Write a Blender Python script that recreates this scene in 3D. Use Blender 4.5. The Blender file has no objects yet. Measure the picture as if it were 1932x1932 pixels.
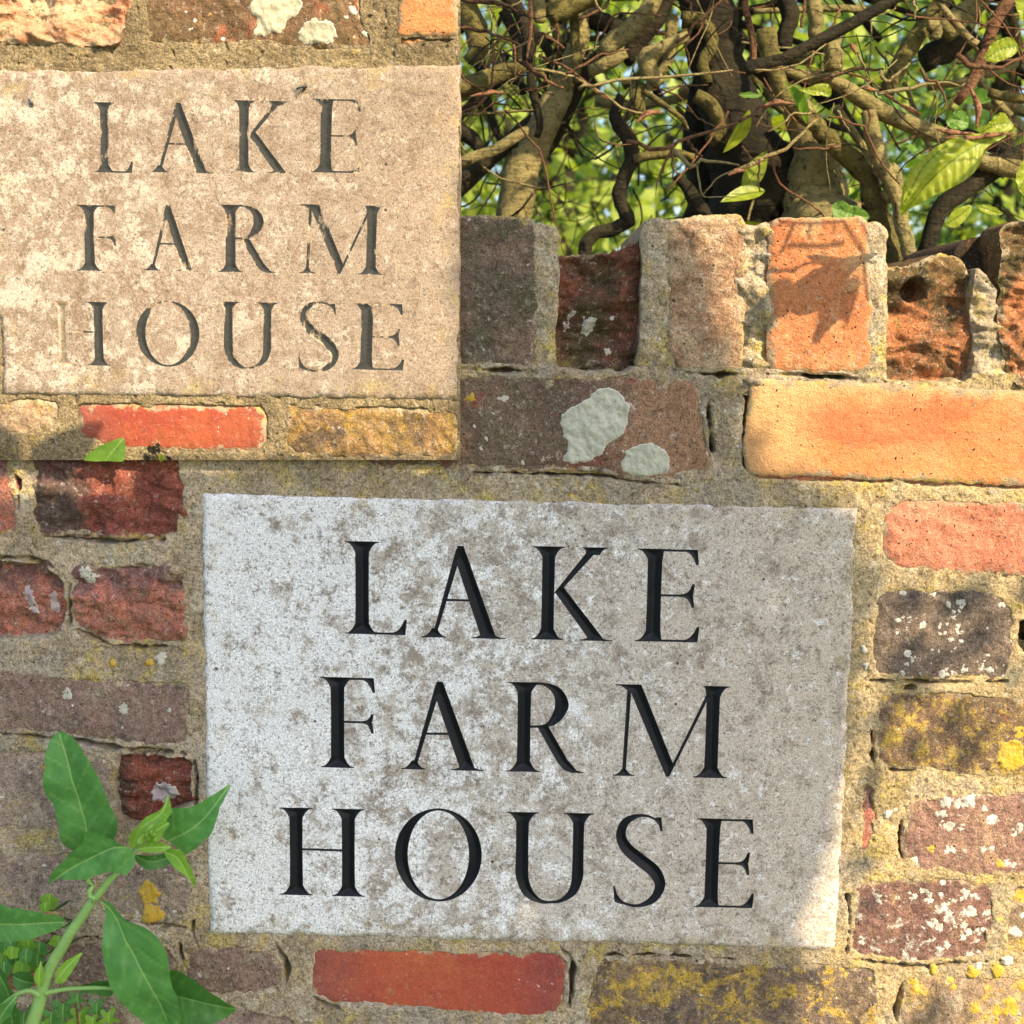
import bpy, math, random, zlib
import numpy as np
from mathutils import Matrix, Vector
from mathutils.geometry import delaunay_2d_cdt

S = bpy.context.scene
C = S.collection
R = math.radians

# ------------------------------------------------------------------ camera
CAM = np.array((0.0, -1.0, 0.90))
PITCH, ROLL, HALF = R(7.5), R(1.2), R(22.05)
T = math.tan(HALF)
_f = np.array((0, math.cos(PITCH), -math.sin(PITCH)))
_r = np.array((1.0, 0, 0)); _u = np.array((0, math.sin(PITCH), math.cos(PITCH)))
_rr = math.cos(ROLL) * _r + math.sin(ROLL) * _u
_uu = -math.sin(ROLL) * _r + math.cos(ROLL) * _u
cam_data = bpy.data.cameras.new('camera')
cam = bpy.data.objects.new('camera', cam_data); C.objects.link(cam)
M = Matrix(((_rr[0], _uu[0], -_f[0], CAM[0]), (_rr[1], _uu[1], -_f[1], CAM[1]), (_rr[2], _uu[2], -_f[2], CAM[2]), (0, 0, 0, 1)))
cam.matrix_world = M
cam_data.sensor_width = 36; cam_data.sensor_fit = 'HORIZONTAL'
cam_data.lens = 18 / T
cam_data.clip_start = 0.02; cam_data.clip_end = 900
cam_data.dof.use_dof = True; cam_data.dof.focus_distance = 1.01; cam_data.dof.aperture_fstop = 9.5
S.camera = cam

# ------------------------------------------------------------------ light
SUN = np.array((0.80, -1.0, 0.98)); SUNN = SUN / np.linalg.norm(SUN)
world = bpy.data.worlds.new('World'); S.world = world; world.use_nodes = True
wn = world.node_tree
bg = wn.nodes['Background']
sky = wn.nodes.new('ShaderNodeTexSky'); sky.sky_type = 'NISHITA'; sky.sun_disc = False
sky.sun_elevation = math.asin(SUNN[2])
sky.sun_rotation = math.atan2(SUNN[0], SUNN[1])
sky.air_density = 1.0; sky.dust_density = 2.0; sky.ozone_density = 1.0
wn.links.new(sky.outputs[0], bg.inputs[0]); bg.inputs[1].default_value = 0.15
sun_data = bpy.data.lights.new('sun', 'SUN'); sun_data.energy = 4.6; sun_data.angle = R(0.5); sun_data.color = (1.0, 0.80, 0.52)
sun = bpy.data.objects.new('sun', sun_data); C.objects.link(sun); sun.location = (3, -4, 5)
sun.rotation_euler = Vector(-SUNN).to_track_quat('-Z', 'Y').to_euler()
S.view_settings.view_transform = 'Standard'; S.view_settings.look = 'None'
S.view_settings.exposure = 1.12; S.view_settings.gamma = 1.0
S.view_settings.use_curve_mapping = False
S.cycles.max_bounces = 6; S.cycles.transparent_max_bounces = 6

# ------------------------------------------------------------------ helpers
def at(px, py, Y=0.0):
    """a point of the photograph (1932 px wide) on the plane y = Y"""
    px = np.asarray(px, float); py = np.asarray(py, float)
    a = (px - 966) / 966 * T; b = (966 - py) / 966 * T
    d = _f[:, None] + _rr[:, None] * a.reshape(-1) + _uu[:, None] * b.reshape(-1)
    t = (Y - CAM[1]) / d[1]
    p = (CAM[:, None] + d * t).T
    return p[0] if px.ndim == 0 else p

def to_px(P):
    d = np.asarray(P, float) - CAM
    w = d @ _f
    return np.stack((966 + (d @ _rr) / w / T * 966, 966 - (d @ _uu) / w / T * 966), -1)

PXM = float(at(967, 966)[0] - at(966, 966)[0])     # metres per photo pixel on the wall

def _hash(ix, iy, s):
    h = (ix.astype(np.int64) * 374761393 + iy.astype(np.int64) * 668265263 + s * 1442695041) & 0xffffffff
    h = ((h ^ (h >> 13)) * 1274126177) & 0xffffffff
    return (h ^ (h >> 16)) & 0xffffffff

def perlin(x, y, s=0):
    x = np.asarray(x, float); y = np.asarray(y, float)
    ix = np.floor(x).astype(np.int64); iy = np.floor(y).astype(np.int64)
    fx = x - ix; fy = y - iy
    def g(dx, dy):
        a = _hash(ix + dx, iy + dy, s) / 4294967296.0 * 2 * np.pi
        return np.cos(a) * (fx - dx) + np.sin(a) * (fy - dy)
    u = fx * fx * fx * (fx * (fx * 6 - 15) + 10); v = fy * fy * fy * (fy * (fy * 6 - 15) + 10)
    n0 = g(0, 0) * (1 - u) + g(1, 0) * u; n1 = g(0, 1) * (1 - u) + g(1, 1) * u
    return (n0 * (1 - v) + n1 * v) * 1.5

def fbm(x, y, s=0, oct=4, gain=0.5):
    t = 0; a = 1; f = 1
    for i in range(oct):
        t = t + a * perlin(x * f + i * 7.3, y * f + i * 3.1, s + i); a *= gain; f *= 2.03
    return t

def sstep(x, a, b):
    t = np.clip((x - a) / (b - a), 0, 1); return t * t * (3 - 2 * t)

WLOC = {}
def wloc(o): return WLOC.get(o.name, np.zeros(3))

def tag(o, label=None, cat=None, group=None, kind=None):
    if label: o['label'] = label
    if cat: o['category'] = cat
    if group: o['group'] = group
    if kind: o['kind'] = kind
    return o

def thing(name, loc, label, cat, group=None, kind=None):
    o = bpy.data.objects.new(name, None); C.objects.link(o); o.empty_display_size = 0.05
    o.location = [float(v) for v in loc]; WLOC[o.name] = np.array(loc, float)
    return tag(o, label, cat, group, kind)

def add(name, V, F, mat, parent=None, smooth=True, label=None, origin=None, attrs=None):
    V = np.asarray(V, np.float64)
    org = V.mean(0) if origin is None else np.array(origin, float)
    me = bpy.data.meshes.new(name)
    V2 = V - org
    if isinstance(F, np.ndarray):
        k = F.shape[1]
        me.vertices.add(len(V2)); me.vertices.foreach_set('co', V2.astype(np.float32).ravel())
        me.loops.add(F.size); me.loops.foreach_set('vertex_index', F.astype(np.int32).ravel())
        me.polygons.add(len(F)); me.polygons.foreach_set('loop_start', np.arange(0, F.size, k, dtype=np.int32))
        me.update(calc_edges=True); me.validate()
    else:
        me.from_pydata([tuple(v) for v in V2], [], F)
    if smooth: me.polygons.foreach_set('use_smooth', np.ones(len(me.polygons), bool))
    if attrs:
        for k, v in attrs.items():
            a = me.attributes.new(k, 'FLOAT', 'POINT'); a.data.foreach_set('value', np.asarray(v, np.float32))
    me.update()
    o = bpy.data.objects.new(name, me); C.objects.link(o)
    if mat: me.materials.append(mat)
    WLOC[o.name] = org
    if parent is not None:
        o.parent = parent; o.location = org - wloc(parent)
    else:
        o.location = org
    if label: o['label'] = label
    return o

def chaikin(P, n=2, q=0.2):
    P = np.asarray(P, float)
    for _ in range(n):
        Q = np.roll(P, -1, 0)
        P = np.stack((P * (1 - q) + Q * q, P * q + Q * (1 - q)), 1).reshape(-1, 2)
    return P

def resample(P, n, closed=True):
    P = np.asarray(P, float)
    Q = np.vstack((P, P[:1])) if closed else P
    L = np.r_[0, np.cumsum(np.linalg.norm(np.diff(Q, axis=0), axis=1))]
    t = np.linspace(0, L[-1], n, endpoint=not closed)
    return np.stack([np.interp(t, L, Q[:, k]) for k in range(Q.shape[1])], 1)

def spline(P, n):
    """Catmull-Rom through the rows of P (any dimension)"""
    P = np.asarray(P, float)
    if len(P) < 3: return resample(P, n, False)
    Q = np.vstack((2 * P[0] - P[1], P, 2 * P[-1] - P[-2]))
    out = []
    seg = len(P) - 1
    ts = np.linspace(0, seg, n)
    for t in ts:
        i = min(int(t), seg - 1); u = t - i
        a, b, c, d = Q[i], Q[i + 1], Q[i + 2], Q[i + 3]
        out.append(0.5 * (2 * b + (c - a) * u + (2 * a - 5 * b + 4 * c - d) * u * u + (3 * b - a - 3 * c + d) * u ** 3))
    return np.array(out)

def seg_dist(P, A, B):
    """distance of points P (n,2) to the nearest of segments A->B (m,2)"""
    out = np.full(len(P), 1e9)
    for a, b in zip(A, B):
        ab = b - a; L = max(ab @ ab, 1e-18)
        t = np.clip(((P - a) @ ab) / L, 0, 1)
        d = P - a - t[:, None] * ab
        out = np.minimum(out, np.einsum('ij,ij->i', d, d))
    return np.sqrt(out)

def inside(P, poly):
    x, y = P[:, 0], P[:, 1]; r = np.zeros(len(P), bool)
    n = len(poly)
    for i in range(n):
        a, b = poly[i], poly[(i + 1) % n]
        if a[1] == b[1]: continue
        c = ((a[1] > y) != (b[1] > y)) & (x < (b[0] - a[0]) * (y - a[1]) / (b[1] - a[1]) + a[0])
        r ^= c
    return r

def sdf(P, poly):
    poly = np.asarray(poly)
    d = seg_dist(P, poly, np.roll(poly, -1, 0))
    return np.where(inside(P, poly), -d, d)

def cdt_fill(loops, step, margin=0.4, jit=0.2, seed=0, extra=None):
    """triangulate polygon loops (even-odd) with a grid of inner points; returns verts2d, tris, distance to the outline"""
    rng = np.random.RandomState(seed)
    A = np.vstack(loops); B = np.vstack([np.roll(l, -1, 0) for l in loops])
    lo, hi = A.min(0), A.max(0)
    gx, gy = np.meshgrid(np.arange(lo[0], hi[0], step), np.arange(lo[1], hi[1], step))
    G = np.stack((gx.ravel(), gy.ravel()), 1); G += rng.uniform(-jit, jit, G.shape) * step
    ins = np.zeros(len(G), bool)
    for l in loops: ins ^= inside(G, l)
    G = G[ins]
    if len(G):
        # near-outline test by grid hashing would be quicker; outlines here are short enough
        d = seg_dist(G, A, B); G = G[d > margin * step]
    if extra is not None:
        ex = extra[inside(extra, A)]; ex = ex[seg_dist(ex, A, B) > 0.0006]
        if len(G) and len(ex):
            dm = np.linalg.norm(G[:, None] - ex[None], axis=2).min(1); G = G[dm > 0.0007]
        G = np.vstack((G, ex))
    pts = [Vector(p) for p in np.vstack((A, G))]
    edges = []; o = 0
    for l in loops:
        n = len(l); edges += [(o + i, o + (i + 1) % n) for i in range(n)]; o += n
    v, e, f, *_ = delaunay_2d_cdt(pts, edges, [], 0, 1e-9)
    V = np.array([tuple(p) for p in v]); F = np.array([t for t in f if len(t) == 3])
    cen = V[F].mean(1); ins = np.zeros(len(F), bool)
    for l in loops: ins ^= inside(cen, l)
    F = F[ins]
    # orient consistently (counter-clockwise)
    a, b, c = V[F[:, 0]], V[F[:, 1]], V[F[:, 2]]
    neg = ((b - a)[:, 0] * (c - a)[:, 1] - (b - a)[:, 1] * (c - a)[:, 0]) < 0
    F[neg] = F[neg][:, ::-1]
    return V, F, A, B

def tube(P, rad, ns=8, seed=0, rough=0.0, cap=True):
    """swept tube along 3-D points with a radius per point"""
    P = np.asarray(P, float); n = len(P); rad = np.broadcast_to(np.asarray(rad, float), (n,))
    Tn = np.gradient(P, axis=0); Tn /= np.linalg.norm(Tn, axis=1)[:, None] + 1e-12
    up = np.array((0.3, 1, 0.2)); V = []
    nrm = np.cross(Tn[0], up); nrm /= np.linalg.norm(nrm)
    for i in range(n):
        nrm = nrm - Tn[i] * (nrm @ Tn[i]); nrm /= np.linalg.norm(nrm) + 1e-12
        bi = np.cross(Tn[i], nrm)
        a = np.arange(ns) / ns * 2 * np.pi
        rr = rad[i] * (1 + rough * (perlin(np.cos(a) * 1.3 + i * 0.22, np.sin(a) * 1.3 + seed, seed) + 0.5 * perlin(np.cos(a) * 2 + i * 0.9, np.sin(a) * 2 + seed, seed + 5)))
        V.append(P[i] + np.outer(rr * np.cos(a), nrm) + np.outer(rr * np.sin(a), bi))
    V = np.vstack(V)
    F = []
    for i in range(n - 1):
        for k in range(ns):
            F.append((i * ns + k, i * ns + (k + 1) % ns, (i + 1) * ns + (k + 1) % ns, (i + 1) * ns + k))
    if cap:
        F.append(tuple(range(ns))[::-1]); F.append(tuple((n - 1) * ns + k for k in range(ns)))
    return V, F

def box(lo, hi):
    x0, y0, z0 = lo; x1, y1, z1 = hi
    V = [(x0, y0, z0), (x1, y0, z0), (x1, y1, z0), (x0, y1, z0), (x0, y0, z1), (x1, y0, z1), (x1, y1, z1), (x0, y1, z1)]
    F = [(0, 3, 2, 1), (4, 5, 6, 7), (0, 1, 5, 4), (1, 2, 6, 5), (2, 3, 7, 6), (3, 0, 4, 7)]
    return np.array(V), F

# ------------------------------------------------------------------ materials
class NT:
    def __init__(s, name):
        s.m = bpy.data.materials.new(name); s.m.use_nodes = True
        s.t = s.m.node_tree; s.b = s.t.nodes['Principled BSDF']; s.out = s.t.nodes['Material Output']
        s.tc = s.t.nodes.new('ShaderNodeTexCoord')
    def lk(s, a, b): s.t.links.new(a, b)
    def new(s, k): return s.t.nodes.new(k)
    def val(s, sock, v):
        if hasattr(v, 'links') or isinstance(v, bpy.types.NodeSocket): s.lk(v, sock)
        else: sock.default_value = v
    def vec(s, off=(0, 0, 0), scale=(1, 1, 1), src=None, rot=(0, 0, 0)):
        n = s.new('ShaderNodeMapping'); s.lk(src or s.tc.outputs['Object'], n.inputs[0])
        n.inputs[1].default_value = off; n.inputs[2].default_value = rot; n.inputs[3].default_value = scale
        return n.outputs[0]
    def noise(s, v, scale, detail=4, rough=0.6, dist=0.0):
        n = s.new('ShaderNodeTexNoise'); s.lk(v, n.inputs['Vector'])
        n.inputs['Scale'].default_value = scale; n.inputs['Detail'].default_value = detail
        n.inputs['Roughness'].default_value = rough; n.inputs['Distortion'].default_value = dist
        return n.outputs['Fac']
    def vor(s, v, scale, rand=1.0):
        n = s.new('ShaderNodeTexVoronoi'); s.lk(v, n.inputs['Vector']); n.inputs['Scale'].default_value = scale
        n.inputs['Randomness'].default_value = rand
        return n.outputs['Distance'], n.outputs['Color']
    def ss(s, f, lo, hi, a=0.0, b=1.0):
        n = s.new('ShaderNodeMapRange'); n.interpolation_type = 'SMOOTHSTEP'; s.val(n.inputs[0], f)
        n.inputs[1].default_value = lo; n.inputs[2].default_value = hi; n.inputs[3].default_value = a; n.inputs[4].default_value = b
        return n.outputs[0]
    def lin(s, f, lo, hi, a=0.0, b=1.0):
        n = s.new('ShaderNodeMapRange'); s.val(n.inputs[0], f)
        n.inputs[1].default_value = lo; n.inputs[2].default_value = hi; n.inputs[3].default_value = a; n.inputs[4].default_value = b
        return n.outputs[0]
    def math(s, op, a, b=0.0, c=None):
        n = s.new('ShaderNodeMath'); n.operation = op; s.val(n.inputs[0], a); s.val(n.inputs[1], b)
        if c is not None: s.val(n.inputs[2], c)
        return n.outputs[0]
    def mix(s, f, a, b, mode='MIX'):
        n = s.new('ShaderNodeMix'); n.data_type = 'RGBA'; n.blend_type = mode
        s.val(n.inputs['Factor'], f)
        for k, v in ((6, a), (7, b)):
            if isinstance(v, (tuple, list)): v = tuple(v) + (1.0,) if len(v) == 3 else v
            s.val(n.inputs[k], v)
        return n.outputs[2]
    def bump(s, h, dist, strength=1.0, nrm=None):
        n = s.new('ShaderNodeBump'); s.lk(h, n.inputs['Height']); n.inputs['Distance'].default_value = dist
        n.inputs['Strength'].default_value = strength
        if nrm: s.lk(nrm, n.inputs['Normal'])
        return n.outputs[0]
    def attr(s, name):
        n = s.new('ShaderNodeAttribute'); n.attribute_name = name; return n.outputs['Fac']

_mseed = [0]
SMEAR = ((0.38, 0.305, 0.20), (0.28, 0.22, 0.145), (0.40, 0.30, 0.07))
def masonry(name, base, layers=(), grain=0.46, gscale=650, rough=0.9, bump=0.0006, pores=0.0, smear=1.0, fleck=1.0, crack=0):
    """layers: ('n', colour, scale, lo, hi, strength[, stretch]) noise blotches; ('s', colour, scale, radius, density[, strength]) round spots"""
    n = NT(name); _mseed[0] += 1; sd = _mseed[0]
    off = (sd * 1.37 % 9, sd * 2.11 % 7, sd * 0.73 % 5)
    v = n.vec(off)
    wob = n.new('ShaderNodeTexNoise'); n.lk(v, wob.inputs['Vector']); wob.inputs['Scale'].default_value = 160; wob.inputs['Detail'].default_value = 3
    vd = n.new('ShaderNodeVectorMath'); vd.operation = 'MULTIPLY_ADD'; n.lk(wob.outputs['Color'], vd.inputs[0]); vd.inputs[1].default_value = (0.007,) * 3; n.lk(v, vd.inputs[2])
    vw = vd.outputs[0]
    col = n.mix(n.ss(n.noise(v, 15, 5, 0.65), 0.40, 0.60), base[0], base[1])
    if fleck: col = n.mix(n.ss(n.noise(n.vec((off[2], 8, off[0])), 12, 4, 0.6), 0.50, 0.66, 0, 0.5 * fleck), col, [c * 0.5 for c in base[1]])
    for i, L in enumerate(layers):
        kind, c = L[0], L[1]
        if kind == 'n':
            _, _, sc, lo, hi, st = L[:6]
            src = n.vec((off[0] + i * 3.7, off[1], off[2] + i), L[6]) if len(L) > 6 else n.vec((off[0] + i * 3.7, off[1], off[2] + i))
            m = n.ss(n.noise(src, sc, 7, 0.68, 0.3), lo, hi, 0, st)
        elif kind == 's':
            _, _, sc, rad, den = L[:5]; st = L[5] if len(L) > 5 else 1.0
            w2 = n.vec((i * 2.3, 0, i * 1.1), src=vw)
            d, cc = n.vor(w2, sc)
            sep = n.new('ShaderNodeSeparateColor'); n.lk(cc, sep.inputs[0])
            sz = n.math('MULTIPLY_ADD', sep.outputs[1], 0.8, 0.35)
            dd = n.math('DIVIDE', d, sz)
            m = n.math('MULTIPLY', n.ss(dd, rad, rad * 0.75, 0, st), n.math('LESS_THAN', sep.outputs[0], den))
        elif kind == 'g':      # colour at one end of the piece: axis, from, to (metres)
            _, _, ax, a, b, st = L
            sx = n.new('ShaderNodeSeparateXYZ'); n.lk(n.tc.outputs['Object'], sx.inputs[0])
            nz = n.noise(v, 60, 5, 0.7)
            p = n.math('ADD', sx.outputs[ax], n.math('MULTIPLY_ADD', nz, 0.05, -0.025))
            m = n.ss(p, a, b, 0, st)
        col = n.mix(m, col, c)
    # flecks of lime and soot, hairline cracks
    if fleck:
        col = n.mix(n.ss(n.noise(n.vec((6, 1, 3)), 230, 5, 0.78), 0.56, 0.66, 0, 0.55 * fleck), col, (0.47, 0.42, 0.35))
        col = n.mix(n.ss(n.noise(n.vec((1, 6, 2)), 170, 6, 0.78), 0.56, 0.67, 0, 0.7 * fleck), col, (0.055, 0.043, 0.032))
        col = n.mix(n.ss(n.noise(n.vec((1, 2, 6)), 33, 7, 0.74), 0.55, 0.72, 0, 0.4 * fleck), col, (0.09, 0.07, 0.05))
    cm = None
    if crack:
        cn = n.noise(n.vec((off[1], 3, off[0])), 9, 3, 0.5)
        cm = n.math('MULTIPLY', n.ss(n.math('ABSOLUTE', n.math('SUBTRACT', cn, 0.5)), 0.0042, 0.0012), n.ss(n.noise(n.vec((7, off[0], 1)), 9, 3, 0.5), 0.50, 0.60, 0, crack))
        col = n.mix(cm, col, (0.02, 0.015, 0.01))
    # mortar smeared over the arrises of the brick
    if smear:
        mc = n.mix(n.ss(n.noise(n.vec((2, 7, 1)), 55, 6, 0.7), 0.4, 0.62), SMEAR[0], SMEAR[1])
        mc = n.mix(n.ss(n.noise(n.vec((9, 7, 1)), 38, 6, 0.72), 0.50, 0.64, 0, 0.8), mc, SMEAR[2])
        e = n.math('ADD', n.attr('edge'), n.math('MULTIPLY_ADD', n.noise(n.vec((4, 2, 8)), 65, 8, 0.72), -0.034, 0.0165))
        col = n.mix(n.ss(e, 0.0035 * smear, 0.0006 * smear, 0, 0.93), col, mc)
        film = n.noise(n.vec((1, 2, 8)), 48, 8, 0.74)
        col = n.mix(n.ss(film, 0.60, 0.72, 0, 0.55 * min(smear, 1)), col, mc)
    # sand grain: value jitter and dark pores
    g1 = n.noise(v, gscale, 2, 0.7); g2 = n.noise(v, gscale * 0.37, 3, 0.7)
    k = n.math('ADD', n.lin(g1, 0.3, 0.7, -grain, grain), n.lin(g2, 0.3, 0.7, -grain * 0.6, grain * 0.6))
    kk = n.math('MAXIMUM', n.math('ADD', k, 1.0), 0.12)
    cc = n.new('ShaderNodeCombineColor')
    for q in range(3): n.lk(kk, cc.inputs[q])
    col = n.mix(1.0, col, cc.outputs[0], 'MULTIPLY')
    if pores:
        pd, pc = n.vor(vw, 260)
        sep = n.new('ShaderNodeSeparateColor'); n.lk(pc, sep.inputs[0])
        pm = n.math('MULTIPLY', n.ss(pd, 0.22, 0.12), n.math('LESS_THAN', sep.outputs[2], pores))
        col = n.mix(pm, col, (0.03, 0.022, 0.015))
    n.lk(col, n.b.inputs['Base Color']); n.b.inputs['Roughness'].default_value = rough
    n.b.inputs['Specular IOR Level'].default_value = 0.2
    h = n.math('ADD', n.math('MULTIPLY', n.noise(v, 130, 8, 0.72), 1.4), n.math('MULTIPLY', g1, 0.5))
    if pores: h = n.math('SUBTRACT', h, pm)
    if cm is not None: h = n.math('SUBTRACT', h, n.math('MULTIPLY', cm, 1.2))
    n.lk(n.bump(h, bump * 3.6, 1.0), n.b.inputs['Normal'])
    return n.m

WHITE = (0.62, 0.60, 0.56); YEL = (0.52, 0.34, 0.045); OLIVE = (0.16, 0.14, 0.05); PALE = (0.42, 0.36, 0.28)
def lichen_mat(name, c1, c2, c3, ce=(0.66, 0.64, 0.58)):
    n = NT(name); v = n.vec((3, 1, 2))
    col = n.mix(n.ss(n.noise(v, 60, 6, 0.7), 0.35, 0.65), c1, c2)
    col = n.mix(n.ss(n.noise(v, 230, 6, 0.78), 0.52, 0.66, 0, 0.8), col, c3)
    col = n.mix(n.ss(n.attr('edge'), 0.0, 0.0016, 0.6, 0.0), col, ce)
    n.lk(col, n.b.inputs['Base Color']); n.b.inputs['Roughness'].default_value = 0.95
    n.b.inputs['Specular IOR Level'].default_value = 0.1
    n.lk(n.bump(n.noise(v, 420, 5, 0.75), 0.0016, 0.8), n.b.inputs['Normal'])
    return n.m
M_LICHEN = lichen_mat('grey_lichen', (0.50, 0.50, 0.42), (0.42, 0.425, 0.345), (0.25, 0.255, 0.19))
M_LICHEN_Y = lichen_mat('yellow_lichen', (0.50, 0.30, 0.03), (0.46, 0.33, 0.07), (0.20, 0.14, 0.04), (0.42, 0.33, 0.12))
M_LICHEN_W = lichen_mat('white_lichen', (0.56, 0.54, 0.48), (0.46, 0.44, 0.38), (0.20, 0.175, 0.145), (0.5, 0.47, 0.40))
M_PINK = lichen_mat('pale_lime_bloom', (0.45, 0.40, 0.40), (0.37, 0.30, 0.31), (0.25, 0.19, 0.2))

MORTAR_LAYERS = [('n', (0.22, 0.18, 0.11), 30, 0.48, 0.66, 0.8), ('n', (0.45, 0.41, 0.32), 60, 0.50, 0.66, 0.8), ('n', (0.40, 0.31, 0.08), 42, 0.51, 0.66, 0.8),
                 ('n', (0.11, 0.09, 0.065), 75, 0.60, 0.74, 0.6), ('s', WHITE, 95, 0.16, 0.22, 0.8)]
M_MORTAR = masonry('mortar', ((0.405, 0.325, 0.225), (0.33, 0.26, 0.175)), MORTAR_LAYERS + [('g', (0.42, 0.30, 0.10), 0, 0.17, 0.36, 0.42), ('n', (0.15, 0.12, 0.085), 24, 0.56, 0.68, 0.55), ('s', (0.17, 0.14, 0.115), 50, 0.13, 0.22, 0.8), ('s', (0.5, 0.46, 0.4), 70, 0.15, 0.2, 0.8), ('n', (0.27, 0.24, 0.2), 14, 0.5, 0.62, 0.6), ('n', (0.47, 0.33, 0.06), 70, 0.60, 0.70, 0.7)], 0.5, 620, bump=0.0006, pores=0.10, smear=0)
M_MORTAR_OLD = masonry('old_mortar', ((0.29, 0.225, 0.125), (0.23, 0.175, 0.095)), [('n', (0.17, 0.13, 0.075), 30, 0.45, 0.66, 0.8), ('n', (0.36, 0.30, 0.2), 55, 0.54, 0.7, 0.6),
                 ('n', (0.36, 0.27, 0.06), 40, 0.58, 0.72, 0.6)], 0.5, 640, bump=0.0008, pores=0.08, smear=0)
def plain(name, c, rough=0.7, spec=0.3):
    n = NT(name); v = n.vec()
    n.lk(n.mix(n.noise(v, 90, 4, 0.6), [x * 0.75 for x in c], [min(1, x * 1.25) for x in c]), n.b.inputs['Base Color'])
    n.b.inputs['Roughness'].default_value = rough; n.b.inputs['Specular IOR Level'].default_value = spec
    return n.m

# ------------------------------------------------------------------ stone, letters
def stone_mat(name, base, brown, white, wamt, ochre=0.0, wscale=38, rim=None):
    n = NT(name); v = n.vec((2.0 + wamt, 1, 0.5))
    sx = n.new('ShaderNodeSeparateXYZ'); n.lk(n.tc.outputs['Object'], sx.inputs[0])
    X = sx.outputs[0]; Z = sx.outputs[2]
    left = n.lin(X, 0.16, -0.27, 0.0, 1.0)
    col = n.mix(n.ss(n.noise(v, 9, 6, 0.6), 0.35, 0.65), base[0], base[1])
    col = n.mix(n.ss(n.math('ADD', X, n.math('MULTIPLY_ADD', n.noise(v, 12, 4, 0.6), 0.16, -0.08)), 0.05, 0.25, 0, 0.6), col, [base[0][0] * 1.06, base[0][1] * 0.97, base[0][2] * 0.87])  # warm sunlight on the right side put into the base colour
    bm = n.noise(n.vec((5, 2, 1)), 40, 9, 0.76)
    bt = n.math('ADD', bm, n.math('MULTIPLY', left, 0.09))
    col = n.mix(n.ss(bt, 0.50, 0.63, 0, 0.75), col, brown)
    # vertical weather streaks
    st = n.noise(n.vec((1, 0, 4), (1, 1, 0.22)), 30, 6, 0.7)
    col = n.mix(n.ss(st, 0.58, 0.75, 0, 0.55), col, [c * 0.8 for c in brown])
    wm = n.noise(n.vec((8, 3, 2)), wscale, 10, 0.77)
    wt = n.math('ADD', wm, n.math('MULTIPLY_ADD', left, 0.21 * wamt, -0.095))
    col = n.mix(n.ss(wt, 0.48, 0.57, 0, 0.93), col, white)
    f = n.noise(v, 110, 6, 0.78)
    col = n.mix(n.ss(n.math('ADD', f, n.math('MULTIPLY', left, 0.04)), 0.54, 0.64, 0, 0.75), col, white)
    b2 = n.noise(n.vec((7, 7, 2)), 75, 8, 0.78)
    col = n.mix(n.ss(b2, 0.53, 0.64, 0, 0.75), col, [c * 0.85 for c in brown])
    col = n.mix(n.ss(n.noise(n.vec((4, 4, 9)), 140, 6, 0.75), 0.56, 0.68, 0, 0.55), col, [c * 0.62 for c in brown])
    pep = n.noise(n.vec((1, 9, 9)), 430, 4, 0.7)
    col = n.mix(n.ss(pep, 0.55, 0.65, 0, 0.78), col, (0.10, 0.085, 0.07))
    pd, pc = n.vor(n.vec((1, 2, 9)), 75); sp = n.new('ShaderNodeSeparateColor'); n.lk(pc, sp.inputs[0])
    col = n.mix(n.math('MULTIPLY', n.ss(pd, 0.11, 0.07, 0, 0.9), n.math('LESS_THAN', sp.outputs[0], 0.035)), col, (0.035, 0.028, 0.022))
    pd, pc = n.vor(n.vec((6, 2, 4)), 30); sp = n.new('ShaderNodeSeparateColor'); n.lk(pc, sp.inputs[0])
    col = n.mix(n.math('MULTIPLY', n.ss(pd, 0.085, 0.05, 0, 0.8), n.math('LESS_THAN', sp.outputs[0], 0.05)), col, (0.5, 0.34, 0.06))
    if ochre:
        col = n.mix(n.math('MULTIPLY', n.ss(n.noise(n.vec((3, 9, 4)), 40, 6, 0.7), 0.5, 0.68, 0, ochre), n.ss(n.attr('edge'), 0.03, 0.0)), col, (0.42, 0.33, 0.10))
    g = n.noise(v, 900, 2, 0.7)
    k = n.lin(g, 0.3, 0.7, 0.62, 1.38)
    cc = n.new('ShaderNodeCombineColor')
    for q in range(3): n.lk(k, cc.inputs[q])
    col = n.mix(1.0, col, cc.outputs[0], 'MULTIPLY')
    n.lk(col, n.b.inputs['Base Color']); n.b.inputs['Roughness'].default_value = 0.93
    n.b.inputs['Specular IOR Level'].default_value = 0.15
    h = n.math('ADD', n.noise(v, 210, 7, 0.75), n.math('MULTIPLY', pep, -0.5))
    n.lk(n.bump(h, 0.0013, 0.8), n.b.inputs['Normal'])
    return n.m, col, n
M_STONE = stone_mat('limestone', ((0.50, 0.465, 0.42), (0.44, 0.40, 0.355)), (0.235, 0.195, 0.155), (0.72, 0.735, 0.75), 1.0, 0.4)[0]
M_STONE_OLD = stone_mat('weathered_limestone', ((0.325, 0.262, 0.208), (0.28, 0.222, 0.172)), (0.215, 0.152, 0.108), (0.45, 0.40, 0.335), 0.62, 0.5, 36)[0]

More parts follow.
